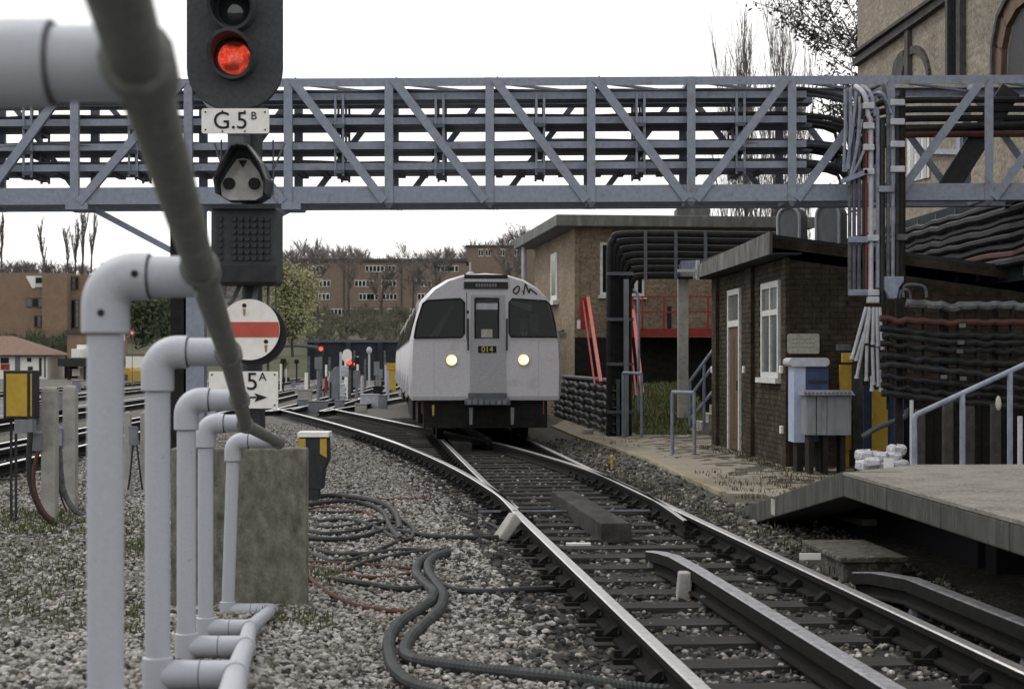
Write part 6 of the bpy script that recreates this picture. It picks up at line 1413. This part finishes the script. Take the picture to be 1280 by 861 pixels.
for a, c, lab in ((151.5, 163.5, 'nearer yellow works wagon end between the two thickest pipes'), (163, 172, 'farther yellow works wagon end partly hidden by the nearer one')):
    D = 112 if a < 155 else 116; t = thing('yellow_wagon', lab, 'wagon', P((a+c)/2, 485, D)); p, q = P(a, 484, D), P(c, 462, D)
    w2 = q.x-p.x; b = MB(); b.prism([(p.x, D, p.z), (q.x, D, p.z), (q.x, D, q.z-.1), (q.x-w2*.25, D, q.z+.12), (p.x+w2*.25, D, q.z+.12), (p.x, D, q.z-.1)], (0, 6, 0)); b.build('body', 'yellow', t, bevel=.02)
    b = MB(); b.box(p.x+w2*.3, p.x+w2*.68, D-.03, D-.001, p.z+.45, p.z+.85); b.build('window', 'bluepaint', t)
    b = MB(); b.box(p.x+.05, q.x-.05, D+.1, D+5.8, -.1, p.z-.002); b.build('underframe', 'under', t)
# small signs and post
t = thing('speed_sign', 'small white square sign with a black mark, beside the thickest pipe', 'sign', P(153, 421, 90)); p, q = P(150, 426, 90), P(156, 417, 90)
b = MB(); b.box(p.x, q.x, 90, 90.03, p.z, q.z); b.build('plate', 'white', t); b = MB(); c_ = (p+q)/2; b.box(c_.x-.04, c_.x+.04, 89.98, 89.999, c_.z-.07, c_.z+.07); b.build('mark', 'ink', t)
b = MB(); b.tube([(c_.x, 90.08, -.2), (c_.x, 90.08, q.z)], .03, 6); b.build('post', 'grey_iron', t)
t = thing('disc_sign', 'small red and white disc sign on a thin red post', 'sign', P(165, 430, 95)); b = MB(); c_ = P(165, 416, 95); b.disc(c_, .16, depth=.03, n=16); b.build('disc', 'red_band', t); b = MB(); b.disc(c_+V((0, -.006, 0)), .07, depth=.006, n=12); b.build('disc_centre', 'white', t); b = MB(); b.tube([(c_.x, 95.05, -.2), (c_.x, 95.05, c_.z)], .02, 6); b.build('post', 'grey_iron', t)

# ------------------------------------------------------------- distant signals, posts and yard clutter
def minisignal(px, top, bot, D, lamp, lab, wpx=6, disc=False):
    t = thing('railway_signal', lab, 'railway signal', P(px, bot, D)); k = D/FPX
    b = MB(); c = P(px, top, D); b.tube([(c.x, D+.1, -.2), (c.x, D+.1, c.z)], .06, 8); b.build('post', 'cable_grey', t)
    b = MB(); b.prism([P(px+x, top+6+y, D) for x, y in rrect(0, 0, wpx/2, 6.5, wpx/2-.2, 4)], (0, .2, 0)); b.build('head', 'black', t)
    b = MB(); b.disc(P(px, top+4, D-.06), .09, depth=.06, n=14); b.build('lens', lamp, t)
    if disc: b = MB(); b.disc(P(px-3, top-3, D-.02), .19, depth=.03, n=16); b.build('white_disc', 'white', t)
    return t
minisignal(401, 432, 480, 72, 'red_far', 'distant signal showing red on a tall grey post left of the grey shield')
minisignal(436.5, 449, 490, 62, 'red_far', 'distant low signal showing red with a white disc above', 7, True)
minisignal(444, 451, 480, 95, 'red_far', 'tiny faint red signal before the dark retaining wall', 4)
t = thing('grey_shield', 'curved grey sheet metal shield standing in the yard left of the train', 'shield', P(418, 500, 58)); b = MB()
pr_f = [(411, 499), (411, 474), (413, 466), (418, 459), (423, 458), (423, 499)]
b.prism([P(x, y, 58) for x, y in pr_f], (0, .5, 0)); b.build('sheet', 'cabinet', t, bevel=.02); b = MB(); b.prism([P(x, y, 57.97) for x, y in ((412, 498), (412, 478), (414, 478), (414, 498))], (0, .02, 0)); b.build('slot', 'black', t)
slab('grey_case', 'conduit_white', 426, 434.5, 457, 471, 60, .4, 'pale grey case on a stand next to the curved grey shield', 'case')
slab('red_marker', 'redpaint', 405.5, 409, 470, 491, 61, .1, 'dark red upright marker just left of the curved grey shield', 'marker'); slab('red_marker', 'redpaint', 450.5, 455, 468, 486, 75, .15, 'dark red upright marker in front of the retaining wall', 'marker')
for i, (px, tp_, bt, D, m) in enumerate(((386, 445, 475, 80, 'cable_grey'), (412, 446, 470, 85, 'cable_grey'), (426, 440, 470, 75, 'conduit_white'), (447, 445, 470, 88, 'conduit_white'), (456.5, 448, 470, 90, 'cable_grey'), (461.5, 438, 465, 95, 'conduit_white'), (481, 438, 462, 100, 'cable_grey'), (443, 438, 468, 98, 'cable_grey'))):
    b = MB(); c = P(px, tp_, D); b.tube([(c.x, D, -.2), (c.x, D, c.z)], .055, 6)
    if i == 5: b.ball(c, .16, .16, .2)
    tag(b.build('marker_post', m), 'thin pale post among the far yard clutter before the dark wall', 'post', 'thin posts far down the yard')
for i in range(20):
    D = rng.uniform(55, 120); px = rng.uniform(346, 486); hgt = rng.uniform(.7, 1.9); x = (px-640)/FPX*D; r = rng.uniform(.03, .07)
    b = MB(); b.tube([(x, D, -.2), (x, D, hgt-.2)], r, 6); b.box(x-.12, x+.12, D-.08, D+.05, hgt-.3-.2*(i % 3), hgt-.08) if i % 2 else None
    tag(b.build('marker_post', ['conduit_white', 'cabinet', 'white', 'under'][i % 4]), ('short %s post in the far yard clutter' if i % 2 == 0 else 'short %s post with a small box in the far yard clutter') % ['white', 'grey', 'bright white', 'dark'][i % 4], 'post', 'short posts in the far yard')
for px, py, D in ((432.3, 441, 70),): b = MB(); b.disc(P(434, 442, 64), .17, depth=.03, n=16); b.tube([P(434, 446, 64.05), P(434, 500, 64.05)], .03, 6); tag(b.build('white_disc', 'white'), 'white round disc on a stalk above the low red signal', 'disc')
for i in range(34):
    D = rng.uniform(50, 118); px = rng.uniform(346, 486); x = (px-640)/FPX*D; s = rng.uniform(.12, .32); b = MB(); hgt = rng.uniform(.15, .5)
    b.box(x-s, x+s, D, D+s, -.2, -.1+hgt); b.box(x-s*1.08, x+s*1.08, D-.02, D+s+.02, -.1+hgt, -.06+hgt)
    tag(b.build('point_machine', ['cabinet', 'conduit_white', 'under', 'concrete'][i % 4], bevel=.02), 'squat %s box among the crossing rails of the far yard' % ['grey', 'pale', 'dark', 'concrete'][i % 4], 'box', 'squat boxes scattered in the yard')
for i in range(16):
    D = rng.uniform(34, 100); px = rng.uniform(2, 345); x = (px-640)/FPX*D; s = rng.uniform(.1, .25); b = MB(); hgt = rng.uniform(.2, .6)
    b.box(x-s, x+s, D, D+s, -.2, -.1+hgt); b.box(x-s*1.08, x+s*1.08, D-.02, D+s+.02, -.1+hgt, -.06+hgt)
    tag(b.build('point_machine', ['cabinet', 'concrete', 'under', 'conduit_white'][i % 4], bevel=.02), 'squat %s box beside the left yard tracks' % ['grey', 'concrete', 'dark', 'pale'][i % 4], 'box', 'squat boxes beside the left tracks')

# ------------------------------------------------------------- far vegetation
def twigmass(name, spots, m, seed, hgt=(4, 9)):
    """many bare crowns far away, seen as one mass"""
    rd = random.Random(seed); b = MB()
    for x, y, z in spots:
        h = rd.uniform(*hgt); wd = h*rd.uniform(.5, .75)
        for k in range(34):
            a = rd.uniform(0, 2*PI); t_ = rd.random(); el = rd.uniform(.15, 1.35)
            s = V((x+rd.uniform(-.2, .2)*wd, y+rd.uniform(-.2, .2)*wd, z+h*rd.uniform(.05, .55)))
            e = s+V((math.cos(a)*math.cos(el)*wd*.6, math.sin(a)*math.cos(el)*wd*.6, math.sin(el)*h*.45)); d = (e-s); n_ = d.orthogonal().normalized()*h*.02
            b.add([s-n_, s+n_, e+n_*.4, e-n_*.4], [(0, 1, 2, 3)]); m1 = s.lerp(e, .5)
            for _ in range(4):
                q = e+V((rd.gauss(0, wd*.13), rd.gauss(0, wd*.13), rd.gauss(0, h*.08))); n2 = V((rd.gauss(0, 1), 0, rd.gauss(0, 1))).normalized()*h*.013; b.add([m1-n2, m1+n2, q], [(0, 1, 2)])
    o = b.build(name, m, base=(0, 0, 0)); return tag(o, kind='stuff')
rd = random.Random(4); sp_ = []
for _ in range(60):
    px = rd.uniform(-30, 190); y = rd.uniform(325, 350); p = P(px, 348, y); sp_.append((p.x, y, p.z))
twigmass('skyline_wood', sp_, 'hill', 12, (2.2, 4.2))
rd = random.Random(3); sp_ = []
for _ in range(430):
    y = rd.uniform(400, 560); x = rd.uniform(-.34, .06)*y; z = float(np.interp(y, [r_[0] for r_ in rows_], [r_[1] for r_ in rows_]))*hk(x, y)*(1-.36*sst(-x, 60, 140)); sp_.append((x, y, z-.8))
twigmass('hilltop_wood', sp_, 'hill', 5, (4.5, 10))
sp_ = []
for _ in range(330):
    y = rd.uniform(148, 292); px = rd.uniform(330, 640); x = (px-640)/FPX*y; z = float(np.interp(y, [r_[0] for r_ in rows_], [r_[1] for r_ in rows_])); sp_.append((x, y, z-.3))
twigmass('embankment_scrub', sp_, 'scrub', 6, (1.0, 2.9))
sp_ = []
for _ in range(230):
    y = rd.uniform(163, 186); px = rd.uniform(-40, 120); x = (px-640)/FPX*y; sp_.append((x, y, .3+(y-163)*.07))
twigmass('hedge_scrub', sp_, 'leaf', 8, (1.4, 3.6))
bt = 'bare grey tree before the brown apartment block, '
for i, (px, pyb, D, h, sd, lab) in enumerate(((436, 402, 230, 10.2, 11, bt+'the tall wide one near its middle'), (398, 405, 220, 8, 12, bt+'beside the yellow green willow'), (365, 404, 235, 9, 13, bt+'at its far left end'), (478, 402, 240, 8, 14, bt+'just right of the tall wide one'), (515, 400, 225, 8.6, 15, bt+'close to the left side of the train'), (552, 398, 240, 9.4, 16, bt+'above the left front of the train roof'), (640, 385, 250, 11, 17, 'bare grey tree before the taller block above the train'))):
    tree('bare_tree', P(px, pyb, D), h, sd, lab, lv=4, mn=.022, spread=.8, kids=(1, 3))
tree('willow_tree', P(366, 446, 128), 5.6, 21, 'yellow green willow coming into leaf right of the white disc', lv=3, leaf='willow', nleaf=6500, lsize=.15, lrad=.5, spread=.7, upright=.5, kids=(3, 5), first=.05)
tree('leafy_bush', P(178, 434, 112), 3.0, 22, 'dense dark green bush left of the signal, behind the pipes', lv=3, leaf='leaf', nleaf=5200, lsize=.17, lrad=.35, spread=.8, first=.05)
tree('leafy_bush', P(208, 436, 118), 3.0, 23, 'lower green bush beside the gantry leg', lv=3, leaf='leaf', nleaf=2600, lsize=.17, lrad=.35, spread=.8, first=.05)
for i, (px, h, lab) in enumerate(((2, 10.5, 'bare poplar on the skyline at the left edge'), (57, 8.5, 'lone bare poplar on the skyline left of the group'), (86, 7.5, 'short bare poplar on the skyline, first of the group of four'), (94, 9, 'bare poplar second of the skyline group'), (103, 11, 'tallest bare poplar of the skyline group'), (114, 10, 'bare poplar right of the tallest on the skyline'))):
    tree('poplar_tree', P(px, 342, 330), h, 30+i, lab, lv=3, mn=.028, spread=.13, upright=1.2, kids=(2, 3), first=.05)
# trees behind the buildings on the right
for i, (px, D, h, sd, lab) in enumerate(((938, 62, 12.6, 41, 'tall slender bare tree above the girder, leftmost'), (958, 64, 14.0, 42, 'tall slender bare tree above the girder next to the leafy branch'), (985, 62, 12.0, 43, 'slender bare tree rising right of the middle of the girder'), (1008, 66, 12.2, 44, 'slender bare tree above the girder nearest the brick building'), (920, 68, 11.4, 45, 'thin bare tree behind the roof tank'))):
    tree('bare_tree', V(((px-640)/FPX*D, D, -.1)), h, sd, lab, lv=3, mn=.008, spread=.22, upright=1.1, kids=(2, 3), first=.1, r0=.09)
tl = tree('leafy_tree', V((10.9, 54, -.1)), 14.2, 52, 'dark leafy branches reaching out left from behind the brick building', lv=4, leaf='leaf_dark', nleaf=9000, lsize=.085, lrad=.16, mn=.014, spread=.9, upright=.25, kids=(1, 3), first=.45)

# ------------------------------------------------------------- grass and weeds
def tufts(name, spots, m, seed, h=(.06, .22), n=9, wd=.006):
    rd = random.Random(seed); b = MB()
    for x, y, z in spots:
        for _ in range(n):
            a = rd.uniform(0, 2*PI); hh = rd.uniform(*h); s = V((x+rd.gauss(0, .05), y+rd.gauss(0, .05), z-.02)); l = V((math.cos(a), math.sin(a), 0))*hh*rd.uniform(.1, .6); q = V((-math.sin(a), math.cos(a), 0))*wd
            b.add([s-q, s+q, s+l*.5+V((0, 0, hh*.7))+q*.7, s+l+V((0, 0, hh)), s+l*.5+V((0, 0, hh*.7))-q*.7], [(0, 1, 2, 4), (4, 2, 3)])
    return tag(b.build(name, m, base=(0, 0, 0)), kind='stuff')
rd = random.Random(9)
def patch(n, pxs, pys, z=None):
    o = []
    for _ in range(n):
        p = G(rd.uniform(*pxs), rd.uniform(*pys), -.1); o.append((p.x, p.y, gh(p.x, p.y) if z is None else z))
    return o
tufts('grass_tufts', patch(160, (6, 108), (640, 668))+patch(60, (6, 108), (668, 790))+patch(90, (154, 214), (640, 700))+patch(22, (388, 430), (716, 732))+patch(14, (384, 404), (772, 788))+patch(10, (338, 352), (768, 784))+patch(26, (154, 182), (760, 810)), 'grass', 1, (.03, .10), 8)
tufts('dry_weeds', [(3.6+.2*rd.random()-.041*(y-23.4)-.25*rd.random(), y, -.1) for y in np.linspace(22.3, 29, 120)]+[(rd.uniform(2.4, 5), rd.uniform(17.0, 22.2), -.1) for _ in range(260)], 'weed', 2, (.03, .10), 16)
tufts('bank_grass', [(rd.uniform(2.5, 4.1), y, -.14+max(0, (y-34.2)*.157)) for y in np.linspace(33.5, 40, 1400)], 'grass_bright', 3, (.05, .22), 10, .012)
b = MB(); b.prism([(2.3, 34.2, -.2), (3.9, 34.2, -.2), (3.9, 40.5, -.2), (2.3, 40.5, -.2), ], (0, 0, .05)); b.add([(2.3, 34.2, -.12), (4.0, 34.2, -.12), (4.0, 40.4, .85), (2.5, 40.4, .85)], [(0, 1, 2, 3)]); tag(b.build('grass_bank', 'bank', base=(0, 0, 0)), kind='structure')
tufts('cess_weeds', [(cx(y)+1.1+rd.random()*.5, y, -.1) for y in np.linspace(10, 24, 60)]+patch(40, (700, 800), (548, 570)), 'weed', 4, (.03, .10), 6)
